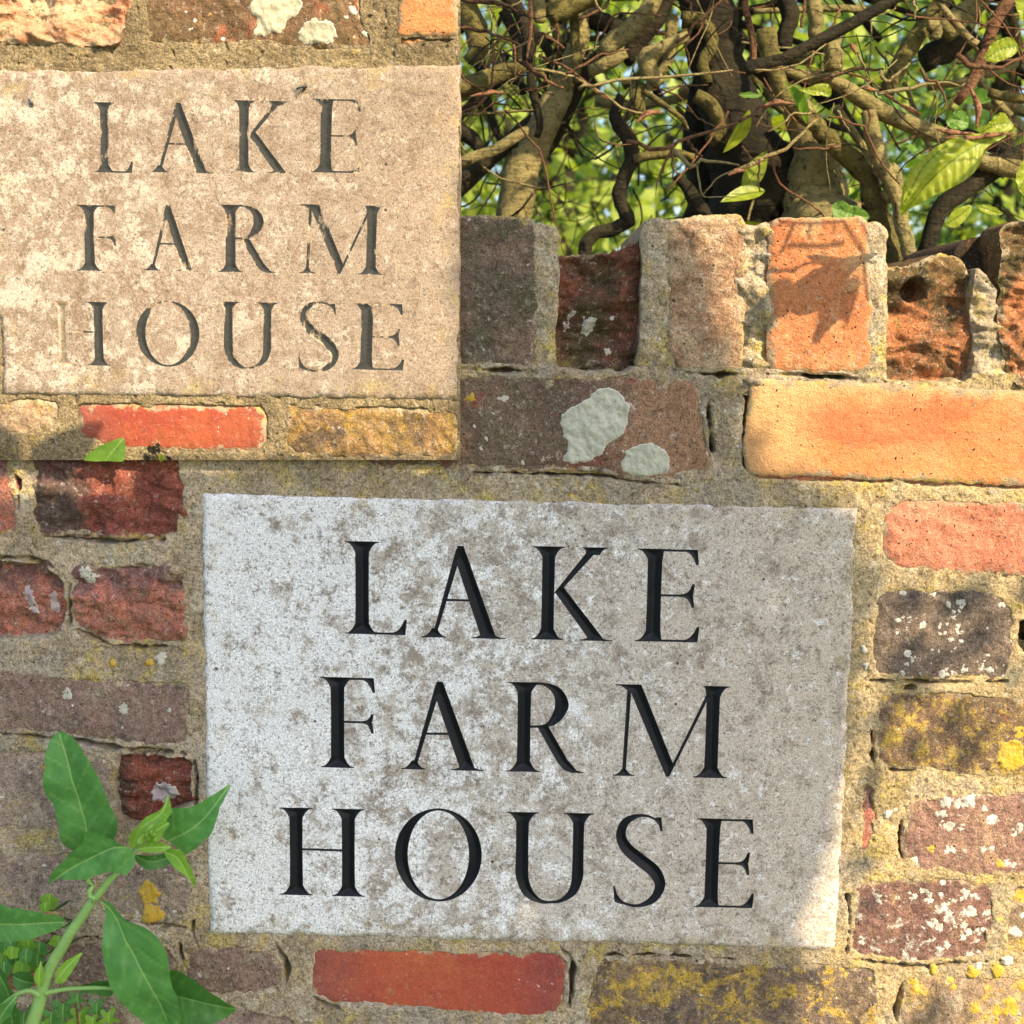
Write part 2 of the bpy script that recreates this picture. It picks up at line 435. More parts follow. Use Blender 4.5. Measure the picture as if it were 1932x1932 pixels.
def ink_new():
    n = NT('black_letter_paint'); v = n.vec()
    n.lk(n.mix(n.noise(v, 300, 3, 0.6), (0.006, 0.007, 0.009), (0.014, 0.016, 0.02)), n.b.inputs['Base Color'])
    n.b.inputs['Roughness'].default_value = 0.5; n.b.inputs['Specular IOR Level'].default_value = 0.18
    n.lk(n.bump(n.noise(v, 260, 4, 0.6), 0.0004, 0.5), n.b.inputs['Normal'])
    return n.m
def ink_old():
    m, stone, n = stone_mat('flaking_letter_paint', ((0.42, 0.33, 0.235), (0.36, 0.28, 0.19)), (0.28, 0.19, 0.12), (0.60, 0.53, 0.42), 0.7, 0)
    d = n.attr('cut')
    nz = n.math('SUBTRACT', n.noise(n.vec((3, 1, 1), (1, 1, 0.35)), 130, 7, 0.78), n.math('MULTIPLY', n.attr('wear'), 0.5))
    p = n.math('ADD', n.math('MULTIPLY_ADD', n.ss(d, 0.0, 0.0022), 0.28, 0.20), n.math('MULTIPLY', n.lin(nz, 0.25, 0.75, -0.1, 1.1), 0.9))
    m2 = n.ss(p, 0.26, 0.52, 0, 0.95)
    paint = n.mix(n.noise(n.vec((7, 1, 1)), 240, 5, 0.7), (0.010, 0.014, 0.017), (0.032, 0.040, 0.044))
    n.lk(n.mix(m2, stone, paint), n.b.inputs['Base Color'])
    return m
M_INK = ink_new(); M_INK_OLD = ink_old()

def sweep(pts, w, n=28):
    """outline of a stroke through pts with width w (one per point)"""
    P = spline(np.array(pts, float), n); ww = np.interp(np.linspace(0, 1, n), np.linspace(0, 1, len(w)), w)
    t = np.gradient(P, axis=0); t /= np.linalg.norm(t, axis=1)[:, None]
    nn = np.stack((-t[:, 1], t[:, 0]), 1)
    return np.vstack((P + nn * ww[:, None] / 2, (P - nn * ww[:, None] / 2)[::-1]))

def foot(xl, xr, y, up, sl=0.105, sr=0.105, h=0.10, th=0.012):
    """bracketed serif below (up=1) or above (up=-1) a stem spanning xl..xr"""
    q = np.linspace(0, 1, 7)
    Lc = [(xl - sl * (1 - t) ** 1.0, y + up * (th + h * t ** 2.4)) for t in q]
    Rc = [(xr + sr * (1 - t), y + up * (th + h * t ** 2.4)) for t in q[::-1]]
    return np.array([(xl - sl, y)] + Lc + Rc + [(xr + sr, y)])

def stem(x, w, top=True, bot=True, y0=0.0, y1=1.0, sl=0.105, sr=0.105):
    ys = np.linspace(y0, y1, 9); f = lambda y: w / 2 * (0.93 + 0.28 * abs((y - y0) / (y1 - y0) - 0.5) ** 2)
    out = [np.array([(x - f(y), y) for y in ys] + [(x + f(y), y) for y in ys[::-1]])]
    if bot: out.append(foot(x - w / 2, x + w / 2, y0, 1, sl, sr))
    if top: out.append(foot(x - w / 2, x + w / 2, y1, -1, sl, sr))
    return out

def arm_tip(x, y, up, h=0.17, l=0.20, th=0.022):
    """the flared, pointed end of an arm: bar at y, beak towards up"""
    q = np.linspace(0, 1, 7)
    return np.array([(x - l, y)] + [(x - l + (l - 0.015) * t, y + up * (th + (h - th) * t ** 3.2)) for t in q] + [(x + 0.012, y + up * h), (x - 0.004, y)])

def bar(x0, x1, y, th=0.024): return np.array([(x0, y - th / 2), (x1, y - th / 2), (x1, y + th / 2), (x0, y + th / 2)])
def quad(*p): return np.array(p, float)

def ellipse_ring(cx, cy, rx, ry, wx, wy, a0, a1, n=30):
    a = np.linspace(a0, a1, n)
    o = np.stack((cx + rx * np.cos(a), cy + ry * np.sin(a)), 1)
    i = np.stack((cx + (rx - wx) * np.cos(a), cy + (ry - wy) * np.sin(a + 0.0)), 1)
    return np.vstack((o, i[::-1]))

def glyph(ch):
    W = 0.152
    if ch == 'L':
        return stem(0.18, W) + [bar(0.18, 0.64, 0.012), arm_tip(0.645, 0.0, 1, 0.165, 0.19)]
    if ch == 'E':
        return stem(0.18, W, sr=0.02) + [bar(0.18, 0.60, 0.986), arm_tip(0.605, 1.0, -1, 0.165, 0.17), bar(0.18, 0.56, 0.50), arm_tip(0.575, 0.502, 1, 0.125, 0.13, 0.014),
                               arm_tip(0.575, 0.498, -1, 0.125, 0.13, 0.014), bar(0.18, 0.62, 0.013), arm_tip(0.635, 0.0, 1, 0.165, 0.19)]
    if ch == 'F':
        return stem(0.18, W, sr=0.10) + [bar(0.18, 0.56, 0.986), arm_tip(0.57, 1.0, -1, 0.165, 0.17), bar(0.18, 0.54, 0.51), arm_tip(0.555, 0.512, 1, 0.09, 0.11, 0.014),
                               arm_tip(0.555, 0.508, -1, 0.12, 0.11, 0.014)]
    if ch == 'A':
        return [quad((0.395, 0.96), (0.44, 1.0), (0.475, 1.0), (0.185, 0.0), (0.145, 0.0)), quad((0.41, 1.0), (0.475, 1.0), (0.84, 0.0), (0.675, 0.0), (0.385, 0.86)),
                bar(0.25, 0.63, 0.41, 0.026), foot(0.145, 0.20, 0, 1, 0.115, 0.10, 0.09), foot(0.69, 0.79, 0, 1, 0.12, 0.145, 0.05)]
    if ch == 'K':
        return stem(0.18, W) + [quad((0.245, 0.50), (0.30, 0.50), (0.70, 0.93), (0.775, 0.985), (0.60, 0.985), (0.60, 0.93)), foot(0.62, 0.76, 1.0, -1, 0.06, 0.09, 0.07),
                                quad((0.265, 0.50), (0.35, 0.575), (0.80, 0.05), (0.84, 0.0), (0.66, 0.0), (0.62, 0.06)), foot(0.67, 0.74, 0.0, 1, 0.115, 0.19, 0.045)]
    if ch == 'R':
        return stem(0.18, W) + [sweep([(0.16, 0.985), (0.38, 0.982), (0.53, 0.90), (0.585, 0.75), (0.52, 0.60), (0.40, 0.515), (0.18, 0.502)], [0.024, 0.03, 0.105, 0.155, 0.11, 0.032, 0.022], 44),
                                quad((0.32, 0.51), (0.44, 0.52), (0.66, 0.14), (0.76, 0.03), (0.86, 0.0), (0.70, 0.0), (0.62, 0.03), (0.55, 0.11))]
    if ch == 'M':
        return [quad((0.20, 0.97), (0.245, 0.97), (0.205, 0.0), (0.165, 0.0)), foot(0.165, 0.205, 0, 1, 0.10, 0.10, 0.07),
                quad((0.20, 1.0), (0.35, 1.0), (0.72, 0.14), (0.665, 0.0), (0.645, 0.0)), foot(0.21, 0.34, 1.0, -1, 0.14, 0.0, 0.07), quad((0.645, 0.0), (0.68, 0.0), (1.11, 0.94), (1.07, 0.94)),
                ] + stem(1.13, W, sl=0.03, sr=0.10, top=True) + [foot(1.055, 1.205, 0.0, 1, 0.115, 0.105)]
    if ch == 'H':
        return stem(0.18, W) + stem(0.76, W) + [bar(0.18, 0.76, 0.525, 0.026)]
    if ch == 'O':
        return [ellipse_ring(0.49, 0.5, 0.49, 0.515, 0.145, 0.025, -math.pi / 2 - 0.02, math.pi / 2 + 0.02), ellipse_ring(0.49, 0.5, 0.49, 0.515, 0.145, 0.025, math.pi / 2 - 0.02, 3 * math.pi / 2 + 0.02)]
    if ch == 'U':
        return stem(0.18, W, bot=False, y0=0.30) + stem(0.82, 0.135, bot=False, y0=0.30) + [
            sweep([(0.18, 0.42), (0.185, 0.27), (0.25, 0.10), (0.38, 0.0), (0.51, -0.018), (0.65, 0.015), (0.77, 0.12), (0.817, 0.27), (0.82, 0.42)], [0.145, 0.145, 0.12, 0.055, 0.026, 0.045, 0.10, 0.128, 0.128], 50)]
    if ch == 'S':
        return [sweep([(0.53, 0.885), (0.44, 0.975), (0.29, 1.0), (0.13, 0.93), (0.075, 0.78), (0.14, 0.635), (0.30, 0.505), (0.47, 0.375), (0.545, 0.22), (0.47, 0.065), (0.30, -0.015), (0.12, 0.015), (0.03, 0.12)],
                      [0.012, 0.025, 0.035, 0.09, 0.115, 0.135, 0.145, 0.145, 0.125, 0.09, 0.035, 0.03, 0.015], 70),
                quad((0.43, 0.975), (0.535, 0.99), (0.555, 0.83), (0.53, 0.83), (0.50, 0.92)), quad((0.02, 0.02), (0.0, 0.20), (0.02, 0.20), (0.055, 0.09), (0.13, 0.02), (0.12, -0.01))]

def union_loops(polys, maxseg):
    pts = []; edges = []
    for p in polys:
        o = len(pts); n = len(p); pts += [Vector((float(a), float(b))) for a, b in p]; edges += [(o + i, o + (i + 1) % n) for i in range(n)]
    v, e, f, *_ = delaunay_2d_cdt(pts, edges, [], 0, 1e-6)
    V = np.array([tuple(p) for p in v]); F = np.array([t for t in f if len(t) == 3])
    cen = V[F].mean(1); ins = np.zeros(len(F), bool)
    for p in polys: ins |= inside(cen, p)
    F = F[ins]
    a, b, c = V[F[:, 0]], V[F[:, 1]], V[F[:, 2]]
    neg = ((b - a)[:, 0] * (c - a)[:, 1] - (b - a)[:, 1] * (c - a)[:, 0]) < 0
    F[neg] = F[neg][:, ::-1]
    cnt = set()
    for t in F:
        for i in range(3): cnt.add((t[i], t[(i + 1) % 3]))
    nxt = {}
    for (i, j) in cnt:
        if (j, i) not in cnt: nxt.setdefault(i, []).append(j)
    loops = []
    while nxt:
        s = next(iter(nxt)); l = [s]; cur = s
        while True:
            js = nxt.get(cur)
            if not js: break
            j = js.pop()
            if not js: del nxt[cur]
            if j == s: break
            l.append(j); cur = j
        if len(l) > 2: loops.append(V[l])
    out = []
    for l in loops:
        q = []
        for a, b in zip(l, np.roll(l, -1, 0)):
            n = max(1, int(np.ceil(np.linalg.norm(b - a) / maxseg)))
            q += [a + (b - a) * k / n for k in range(n)]
        q = np.array(q)
        area = 0.5 * np.sum(q[:, 0] * np.roll(q[:, 1], -1) - q[:, 1] * np.roll(q[:, 0], -1))
        if abs(area) > 2e-7: out.append(q)
    return out

def letter_loops(ch, boxpx, Y, lean, mid):
    g = glyph(ch); A = np.vstack(g); x0, x1 = A[:, 0].min(), A[:, 0].max()
    l, r, t, b = boxpx; polys = []
    for p in g:
        u = (p[:, 0] - x0) / (x1 - x0); v = p[:, 1]
        px = l + u * (r - l); py = b + (t - b) * v + 0.0225 * (px - (l + r) / 2)
        k = np.interp(px, [mid[0], mid[1]], lean)
        px = px + (py - (t + b) / 2) * k
        w = at(px, py, Y); polys.append(w[:, [0, 2]])
    return union_loops(polys, 0.0016)

def make_plaque(name, outline, Y, letters, mat, ink, label, cat, lean, mid, slope_depth, maxd, seed, clip=None):
    root_pt = at(*np.mean(outline, 0), Y)
    root = thing(name, (root_pt[0], Y, root_pt[2]), label, cat)
    P = at(np.array(outline)[:, 0], np.array(outline)[:, 1], Y)[:, [0, 2]]
    O = []
    for a, b in zip(P, np.roll(P, -1, 0)):
        n = int(np.linalg.norm(b - a) / 0.004) + 1; O += [a + (b - a) * k / n for k in range(n)]
    O = np.array(O)
    O = O + np.stack((fbm(O[:, 0] * 60, O[:, 1] * 60, seed), fbm(O[:, 0] * 60, O[:, 1] * 60, seed + 3)), 1) * 0.0011
    rel = lambda q: 0.0007 * fbm(q[:, 0] * 14, q[:, 1] * 14, seed + 9, 3) + 0.00025 * fbm(q[:, 0] * 90, q[:, 1] * 90, seed + 4, 3)
    loops = [O]; LL = []
    for ch, bx in letters:
        L = letter_loops(ch, bx, Y, lean, mid); LL.append((ch, L)); loops += L
    V, F, A, B = cdt_fill(loops, 0.0042, 0.35, 0.25, seed)
    ed = seg_dist(V, O, np.roll(O, -1, 0))
    nO = len(O)
    y = Y + rel(V) + 0.0010 * np.exp(-ed / 0.0009)
    V3 = np.stack((V[:, 0], y, V[:, 1]), 1)
    # the sides: the outline pushed back into the wall
    rim = V3[:nO].copy(); back = rim.copy(); back[:, 1] = Y + 0.02
    base = len(V3); V3 = np.vstack((V3, back))
    tris = [tuple(t) for t in F]
    ar = np.sum(O[:, 0] * np.roll(O[:, 1], -1) - O[:, 1] * np.roll(O[:, 0], -1))
    for i in range(nO):
        j = (i + 1) % nO
        q = (i, base + i, base + j, j)
        tris.append(q if ar > 0 else q[::-1])
    me_attr = np.r_[ed, np.zeros(nO)]
    add('stone_face', V3, tris, mat, root, smooth=True, attrs={'edge': me_attr})
    for ch, L in LL:
        V, F, A, B = cdt_fill(L, 0.0011, 0.35, 0.1, seed + 1)
        d = seg_dist(V, A, B)
        n0 = len(A); d[:n0] = 0
        y = Y + rel(V) + 0.00008 + np.minimum(d * slope_depth, maxd)
        q = to_px(np.stack((V[:, 0], V[:, 0] * 0 + Y, V[:, 1]), 1))
        wear = 0.10 + 0.4 * perlin(V[:, 0] * 38, V[:, 1] * 38, 5) + 0.35 * perlin(V[:, 0] * 120, V[:, 1] * 60, 8) + 0.75 * sstep(q[:, 0], 165, 140) * sstep(q[:, 1], 540, 590)
        add('letter', np.stack((V[:, 0], y, V[:, 1]), 1), F, ink, root, smooth=False, attrs={'cut': d, 'wear': np.clip(wear, 0, 1.3)})
    return root

# ------------------------------------------------------------------ bricks
def star_mesh(poly, y0, depth=0.10, rnd=0.004, relief=None, nb=150, nr=16, wob=0.0012, seed=0, drop=0.006, smooth_n=2, q=0.18, grow=0.0):
    """poly: outline in (x, z) metres; front surface at y0 + relief, sides running back by depth"""
    P = np.asarray(poly, float)
    ar = np.sum(P[:, 0] * np.roll(P[:, 1], -1) - P[:, 1] * np.roll(P[:, 0], -1))
    if ar < 0: P = P[::-1]
    P = resample(chaikin(P, smooth_n, q), nb)
    t = np.roll(P, -1, 0) - np.roll(P, 1, 0); t /= np.linalg.norm(t, axis=1)[:, None]
    nrm = np.stack((t[:, 1], -t[:, 0]), 1)
    w = wob * (fbm(P[:, 0] * 55, P[:, 1] * 55, seed, 3) + 0.6 * fbm(P[:, 0] * 230, P[:, 1] * 230, seed + 7, 2))
    P = P + nrm * (w + grow)[:, None]
    lo, hi = P.min(0), P.max(0); mid = (lo + hi) / 2; sz = hi - lo
    Cc = np.tile(mid, (nb, 1))
    k = 0 if sz[0] > sz[1] else 1
    h = sz[1 - k] * 0.42
    if sz[k] > 2 * h: Cc[:, k] = np.clip(P[:, k], lo[k] + h, hi[k] - h)
    e = np.linspace(0, 1, nr) ** 1.7
    V = []; ED = []
    for f in e:
        Q = P + (Cc - P) * f
        D = np.linalg.norm(Q - P, axis=1)
        y = y0 + drop * np.exp(-(D / rnd) ** 1.2)
        if relief is not None: y = y + relief(Q[:, 0], Q[:, 1])
        V.append(np.stack((Q[:, 0], y, Q[:, 1]), 1)); ED.append(D)
    fr = V[0].copy(); bk = fr.copy(); bk[:, 1] = y0 + depth
    V = [bk, fr] + V; ED = [np.full(nb, 0.02), np.full(nb, 0.02)] + ED
    V = np.vstack(V); F = []
    i = np.arange(nb); j = (i + 1) % nb
    for r in [0] + list(range(2, nr + 1)):
        F.append(np.stack((r * nb + i, r * nb + j, (r + 1) * nb + j, (r + 1) * nb + i), 1))
    return V, np.vstack(F), np.concatenate(ED)

def relief(kind, seed):
    if kind == 'smooth': return lambda x, z: 0.0006 * fbm(x * 22, z * 22, seed, 3) + 0.0003 * fbm(x * 140, z * 140, seed + 3, 3)
    if kind == 'worn': return lambda x, z: 0.0017 * fbm(x * 26, z * 26, seed, 4) + 0.0012 * fbm(x * 120, z * 120, seed + 3, 4)
    if kind == 'rough':
        def f(x, z):
            a = x + 0.01 * perlin(x * 40, z * 40, seed + 8)
            r = 1 - np.abs(perlin(a * 20 + z * 14, z * 55 - a * 6, seed))
            r2 = 1 - np.abs(perlin(a * 60 + z * 30, z * 130, seed + 2))
            return 0.0065 * fbm(x * 30, z * 38, seed + 4, 4) - 0.0065 * (r - 0.7) - 0.0032 * (r2 - 0.7) + 0.0011 * fbm(x * 190, z * 190, seed + 6, 3)
        return f
HOLES = {}
def px2xz(poly, Y):
    p = np.array(poly, float); return at(p[:, 0], p[:, 1], Y)[:, [0, 2]]

BR = {}
def brick(parent, key, poly, Y, y0, mat, kind='worn', label=None, depth=0.10, holes=True, rnd=0.0028, drop=0.0026, nb=170, nr=18, wob=0.0012, name='brick', smooth_n=2, q=0.11, yfun=None, grow=0.0034):
    seed = zlib.crc32(str(key).encode()) % 9973
    xz = px2xz(poly, Y)
    rel = relief(kind, seed)
    rf = rel if yfun is None else (lambda x, z: rel(x, z) + yfun(x, z))
    V, F, ED = star_mesh(xz, Y + y0, depth, rnd, rf, nb, nr, wob, seed, drop, smooth_n, q, grow)
    o = add(name, V, F, mat, parent, label=label, attrs={'edge': ED})
    if holes: HOLES.setdefault(Y, []).append((chaikin(xz, smooth_n, q), y0))
    BR[key] = (o, Y + y0, rf)
    return o

def patch(key, poly, mat, name='lichen_patch', lift=0.0003, step=0.0016, label=None):
    """a thin crust lying on a brick"""
    o, y, rel = BR[key]
    xz = px2xz(poly, y) if not isinstance(poly, np.ndarray) else poly
    if np.ptp(xz[:, 0]) > 0.02: lift, step = 0.0009, 0.0010
    seed = len(bpy.data.objects)
    per = np.linalg.norm(np.diff(xz, axis=0), axis=1).sum(); sm = min(1.0, per / 0.10)
    P = resample(chaikin(xz, 2, 0.25), max(40, int(per / 0.0006)))
    ct = P.mean(0); ra = np.linalg.norm(P - ct, axis=1).mean()
    rag = 1 + (1 - sm) * (0.55 * fbm(P[:, 0] * 330, P[:, 1] * 330, seed + 1, 3)); P = ct + (P - ct) * np.clip(rag, 0.35, 1.6)[:, None]
    P = P + np.stack((fbm(P[:, 0] * 160, P[:, 1] * 160, seed, 3), fbm(P[:, 0] * 160, P[:, 1] * 160, seed + 5, 3)), 1) * 0.0013 * (0.35 + 0.65 * sm)
    V, F, A, B = cdt_fill([P], step, 0.5, 0.2, seed)
    d = seg_dist(V, A, B)
    yy = y + rel(V[:, 0], V[:, 1]) - (lift * sstep(d, -0.0002, 0.0014) + 0.00035 * fbm(V[:, 0] * 200, V[:, 1] * 200, seed, 3) * sstep(d, 0, 0.002)) + 0.0004 * (d < 1e-6)
    return add(name, np.stack((V[:, 0], yy, V[:, 1]), 1), F, mat, o, attrs={'edge': d}, label=label)

def blob(cx, cy, r, seed, n=11, asp=1.0):
    rng = np.random.RandomState(seed); a = np.arange(n) / n * 2 * np.pi
    rr = r * (1 + rng.uniform(-0.28, 0.28, n))
    return [(cx + asp * q * math.cos(t), cy + q * math.sin(t)) for q, t in zip(rr, a)]

def mortar_sheet(parent, name, xr, zr, step, Y, polys, skip, mat, seed, base=0.0003, extra=None, lip=0.0002, grid=None):
    """the pointing: a relief sheet sunk behind every brick, cut away where something hides it"""
    nx = int((xr[1] - xr[0]) / step) + 1; nz = int((zr[1] - zr[0]) / step) + 1
    x = np.linspace(*xr, nx); z = np.linspace(*zr, nz)
    X, Z = np.meshgrid(x, z); P = np.stack((X.ravel(), Z.ravel()), 1)
    if grid is not None: nz, nx = grid.shape[:2]; P = grid.reshape(-1, 2)
    y = Y + base + 0.0010 * fbm(P[:, 0] * 20, P[:, 1] * 20, seed, 3) + 0.0008 * fbm(P[:, 0] * 75, P[:, 1] * 75, seed + 3, 3) + 0.00035 * fbm(P[:, 0] * 260, P[:, 1] * 260, seed + 5, 3)
    # small pits
    pit = perlin(P[:, 0] * 150, P[:, 1] * 150, seed + 21); y = y + 0.0016 * sstep(pit, 0.48, 0.72)
    keep = np.ones(len(P), bool)
    wobx = fbm(P[:, 0] * 70, P[:, 1] * 70, seed + 31, 3) * 0.0022
    for poly, y0 in polys:
        lo = poly.min(0) - 0.02; hi = poly.max(0) + 0.02
        m = (P[:, 0] > lo[0]) & (P[:, 0] < hi[0]) & (P[:, 1] > lo[1]) & (P[:, 1] < hi[1])
        idx = np.where(m)[0]
        if not len(idx): continue
        d = sdf(P[idx], poly) + wobx[idx]
        deep = max(0.012, y0 + 0.012)
        y[idx] = y[idx] + deep * sstep(-d, 0.0006 if y0 < 0.006 else -0.0004, 0.0042 if y0 < 0.006 else 0.002) - lip * np.exp(-((d - 0.004) / 0.003) ** 2)
        crk = perlin(P[idx, 0] * 11 + seed, P[idx, 1] * 17, seed + 41) + 0.5 * perlin(P[idx, 0] * 40, P[idx, 1] * 40, seed + 43)
        dc = d - wobx[idx] * 0.6
        y[idx] += 0.0045 * sstep(crk, 0.12, 0.35) * np.exp(-((dc + 0.0003) / 0.0011) ** 2)
        keep[idx] &= d > -0.0085
    for poly in skip:
        lo = poly.min(0); hi = poly.max(0)
        idx = np.where((P[:, 0] > lo[0]) & (P[:, 0] < hi[0]) & (P[:, 1] > lo[1]) & (P[:, 1] < hi[1]))[0]
        if len(idx): 
            ds = sdf(P[idx], poly); keep[idx] &= ds > -0.007
            y[idx] += 0.0012 * sstep(-ds, 0.001, 0.004)
    if extra is not None: y, keep = extra(P, y, keep)
    I = np.arange(nx * nz).reshape(nz, nx)
    F = np.stack((I[:-1, :-1], I[:-1, 1:], I[1:, 1:], I[1:, :-1]), -1).reshape(-1, 4)
    F = F[keep[F].any(1)]
    V = np.stack((P[:, 0], y, P[:, 1]), 1)
    used = np.unique(F); mp = np.full(len(V), -1); mp[used] = np.arange(len(used))
    return add(name, V[used], mp[F], mat, parent)

# ------------------------------------------------------------------ the garden wall
wall = thing('brick_wall', (0, 0, 0), 'old garden wall of weathered red and brown bricks around the freshly lettered stone plaque', 'wall')

M_SPALL = masonry('spalled_orange_brick', ((0.40, 0.155, 0.065), (0.30, 0.125, 0.055)), [('n', (0.07, 0.055, 0.03), 30, 0.47, 0.60, 0.85), ('g', (0.085, 0.07, 0.03), 2, 0.0, 0.04, 0.8), ('n', (0.46, 0.18, 0.08), 45, 0.56, 0.68, 0.8), ('n', (0.22, 0.19, 0.06), 34, 0.6, 0.7, 0.6)], pores=0.2)  # darkened towards the top, shade and grime in one colour
M_GAP_SHADE = masonry('gap_shade_brick', ((0.06, 0.035, 0.02), (0.04, 0.028, 0.018)), [('n', (0.10, 0.055, 0.03), 40, 0.55, 0.7, 0.6)], smear=0)  # near-black, paints the shade between two coping bricks
G_MOSS = ('n', OLIVE, 26, 0.46, 0.66, 0.8)
M_MOSSY = masonry('mossy_brown_brick', ((0.135, 0.10, 0.075), (0.19, 0.13, 0.095)), [('n', (0.085, 0.085, 0.05), 24, 0.45, 0.65, 0.8), ('n', PALE, 60, 0.58, 0.72, 0.7), ('s', WHITE, 85, 0.2, 0.25, 0.7)], pores=0.1)
M_RECESS = masonry('spalled_dark_red_brick', ((0.17, 0.062, 0.04), (0.105, 0.058, 0.038)), [('n', (0.07, 0.055, 0.025), 30, 0.48, 0.62, 0.85), ('n', (0.30, 0.10, 0.05), 45, 0.56, 0.7, 0.8), ('n', (0.18, 0.15, 0.04), 24, 0.58, 0.7, 0.7), ('s', WHITE, 60, 0.22, 0.2, 0.9)], pores=0.1)
M_BUFF = masonry('lime_bloomed_buff_brick', ((0.36, 0.24, 0.135), (0.30, 0.175, 0.105)), [('n', (0.46, 0.34, 0.22), 32, 0.48, 0.62, 0.8), ('n', (0.50, 0.44, 0.36), 70, 0.56, 0.68, 0.8), ('n', (0.20, 0.10, 0.065), 40, 0.56, 0.7, 0.7), ('n', (0.12, 0.10, 0.05), 26, 0.6, 0.72, 0.6)], pores=0.15)
M_ORANGE = masonry('orange_brick', ((0.46, 0.165, 0.07), (0.50, 0.20, 0.085)), [('n', (0.55, 0.33, 0.16), 28, 0.5, 0.66, 0.8), ('n', (0.42, 0.13, 0.065), 38, 0.55, 0.7, 0.7), ('n', (0.30, 0.13, 0.07), 120, 0.58, 0.7, 0.5)], 0.28, pores=0.2)
M_LONG = masonry('smooth_orange_brick', ((0.53, 0.225, 0.085), (0.54, 0.265, 0.11)), [('n', (0.49, 0.145, 0.06), 16, 0.45, 0.62, 0.85, (0.5, 1, 1.5)), ('n', (0.56, 0.34, 0.15), 22, 0.52, 0.68, 0.8, (0.4, 1, 1.3)), ('g', (0.56, 0.34, 0.15), 0, -0.06, -0.10, 0.7), ('g', (0.58, 0.37, 0.18), 2, 0.022, 0.036, 0.7), ('n', (0.25, 0.11, 0.06), 110, 0.66, 0.74, 0.7)], 0.2, pores=0.12, fleck=0.35, crack=0)
M_LICH = masonry('dark_lichened_brick', ((0.135, 0.085, 0.065), (0.165, 0.12, 0.085)), [('n', (0.20, 0.075, 0.05), 26, 0.5, 0.64, 0.8), ('n', (0.115, 0.10, 0.06), 30, 0.5, 0.66, 0.8), ('n', PALE, 70, 0.62, 0.74, 0.7), ('s', WHITE, 42, 0.17, 0.2, 0.9), ('g', (0.33, 0.19, 0.115), 0, 0.045, 0.09, 0.8), ('n', (0.50, 0.43, 0.36), 62, 0.58, 0.67, 0.7), ('n', (0.24, 0.06, 0.045), 30, 0.58, 0.68, 0.8)], pores=0.08)
M_SALMON = masonry('salmon_brick', ((0.50, 0.20, 0.125), (0.46, 0.17, 0.10)), [('n', (0.52, 0.28, 0.17), 30, 0.5, 0.66, 0.8), ('n', (0.35, 0.24, 0.15), 60, 0.56, 0.7, 0.6), ('n', (0.28, 0.12, 0.08), 80, 0.62, 0.72, 0.7)], 0.3, pores=0.3, crack=0)
M_GREY = masonry('charcoal_brick', ((0.13, 0.10, 0.08), (0.175, 0.13, 0.10)), [('n', (0.055, 0.05, 0.045), 26, 0.5, 0.66, 0.85, (0.6, 1, 1.2)), ('n', (0.22, 0.16, 0.11), 50, 0.55, 0.7, 0.7), ('s', WHITE, 75, 0.26, 0.28, 0.95), ('s', WHITE, 150, 0.28, 0.22, 0.9)], pores=0.1)
M_OCHRE = masonry('brown_brick_with_yellow_lichen', ((0.19, 0.12, 0.075), (0.14, 0.095, 0.06)), [('n', (0.10, 0.07, 0.055), 24, 0.5, 0.64, 0.8), ('n', (0.36, 0.24, 0.10), 75, 0.52, 0.66, 0.8), ('n', (0.46, 0.32, 0.07), 48, 0.52, 0.64, 0.85), ('n', (0.45, 0.31, 0.06), 110, 0.56, 0.65, 0.7), ('g', (0.48, 0.33, 0.07), 0, 0.03, 0.09, 0.6), ('n', (0.30, 0.10, 0.05), 40, 0.62, 0.7, 0.7), ('s', WHITE, 110, 0.24, 0.14, 0.9)], 0.42, pores=0.15, smear=1.35)
M_PLUM = masonry('plum_brick_with_pale_lichen', ((0.280, 0.168, 0.129), (0.213, 0.118, 0.095)), [('n', (0.36, 0.24, 0.15), 40, 0.5, 0.66, 0.8), ('n', (0.46, 0.33, 0.09), 34, 0.58, 0.70, 0.75), ('n', (0.13, 0.075, 0.065), 30, 0.56, 0.7, 0.7), ('s', WHITE, 46, 0.30, 0.36, 0.95), ('n', (0.55, 0.50, 0.44), 75, 0.60, 0.69, 0.75)], pores=0.12, smear=1.35)
M_SPECK = masonry('plum_brick_crusted_white', ((0.21, 0.115, 0.09), (0.165, 0.09, 0.075)), [('n', (0.28, 0.17, 0.10), 40, 0.5, 0.66, 0.7), ('n', (0.42, 0.31, 0.09), 30, 0.60, 0.72, 0.6), ('n', (0.56, 0.53, 0.47), 62, 0.545, 0.62, 0.85), ('s', WHITE, 90, 0.28, 0.25, 0.9)], pores=0.12, smear=1.35)
M_RED = masonry('smooth_red_brick', ((0.33, 0.065, 0.04), (0.37, 0.085, 0.045)), [('g', (0.22, 0.055, 0.05), 0, 0.045, 0.10, 0.9), ('g', (0.23, 0.075, 0.06), 0, -0.05, -0.10, 0.8), ('n', (0.42, 0.125, 0.05), 14, 0.5, 0.68, 0.7), ('n', (0.14, 0.07, 0.06), 60, 0.62, 0.74, 0.7), ('s', WHITE, 190, 0.2, 0.10, 0.6)], 0.16, bump=0.0003, fleck=0.35, crack=0)
M_MAROON = masonry('torn_maroon_brick', ((0.20, 0.058, 0.045), (0.24, 0.075, 0.05)), [('g', (0.085, 0.065, 0.055), 0, -0.012, -0.028, 0.9), ('n', (0.13, 0.05, 0.045), 34, 0.5, 0.66, 0.7), ('n', (0.30, 0.12, 0.085), 80, 0.58, 0.7, 0.6)], pores=0.15)
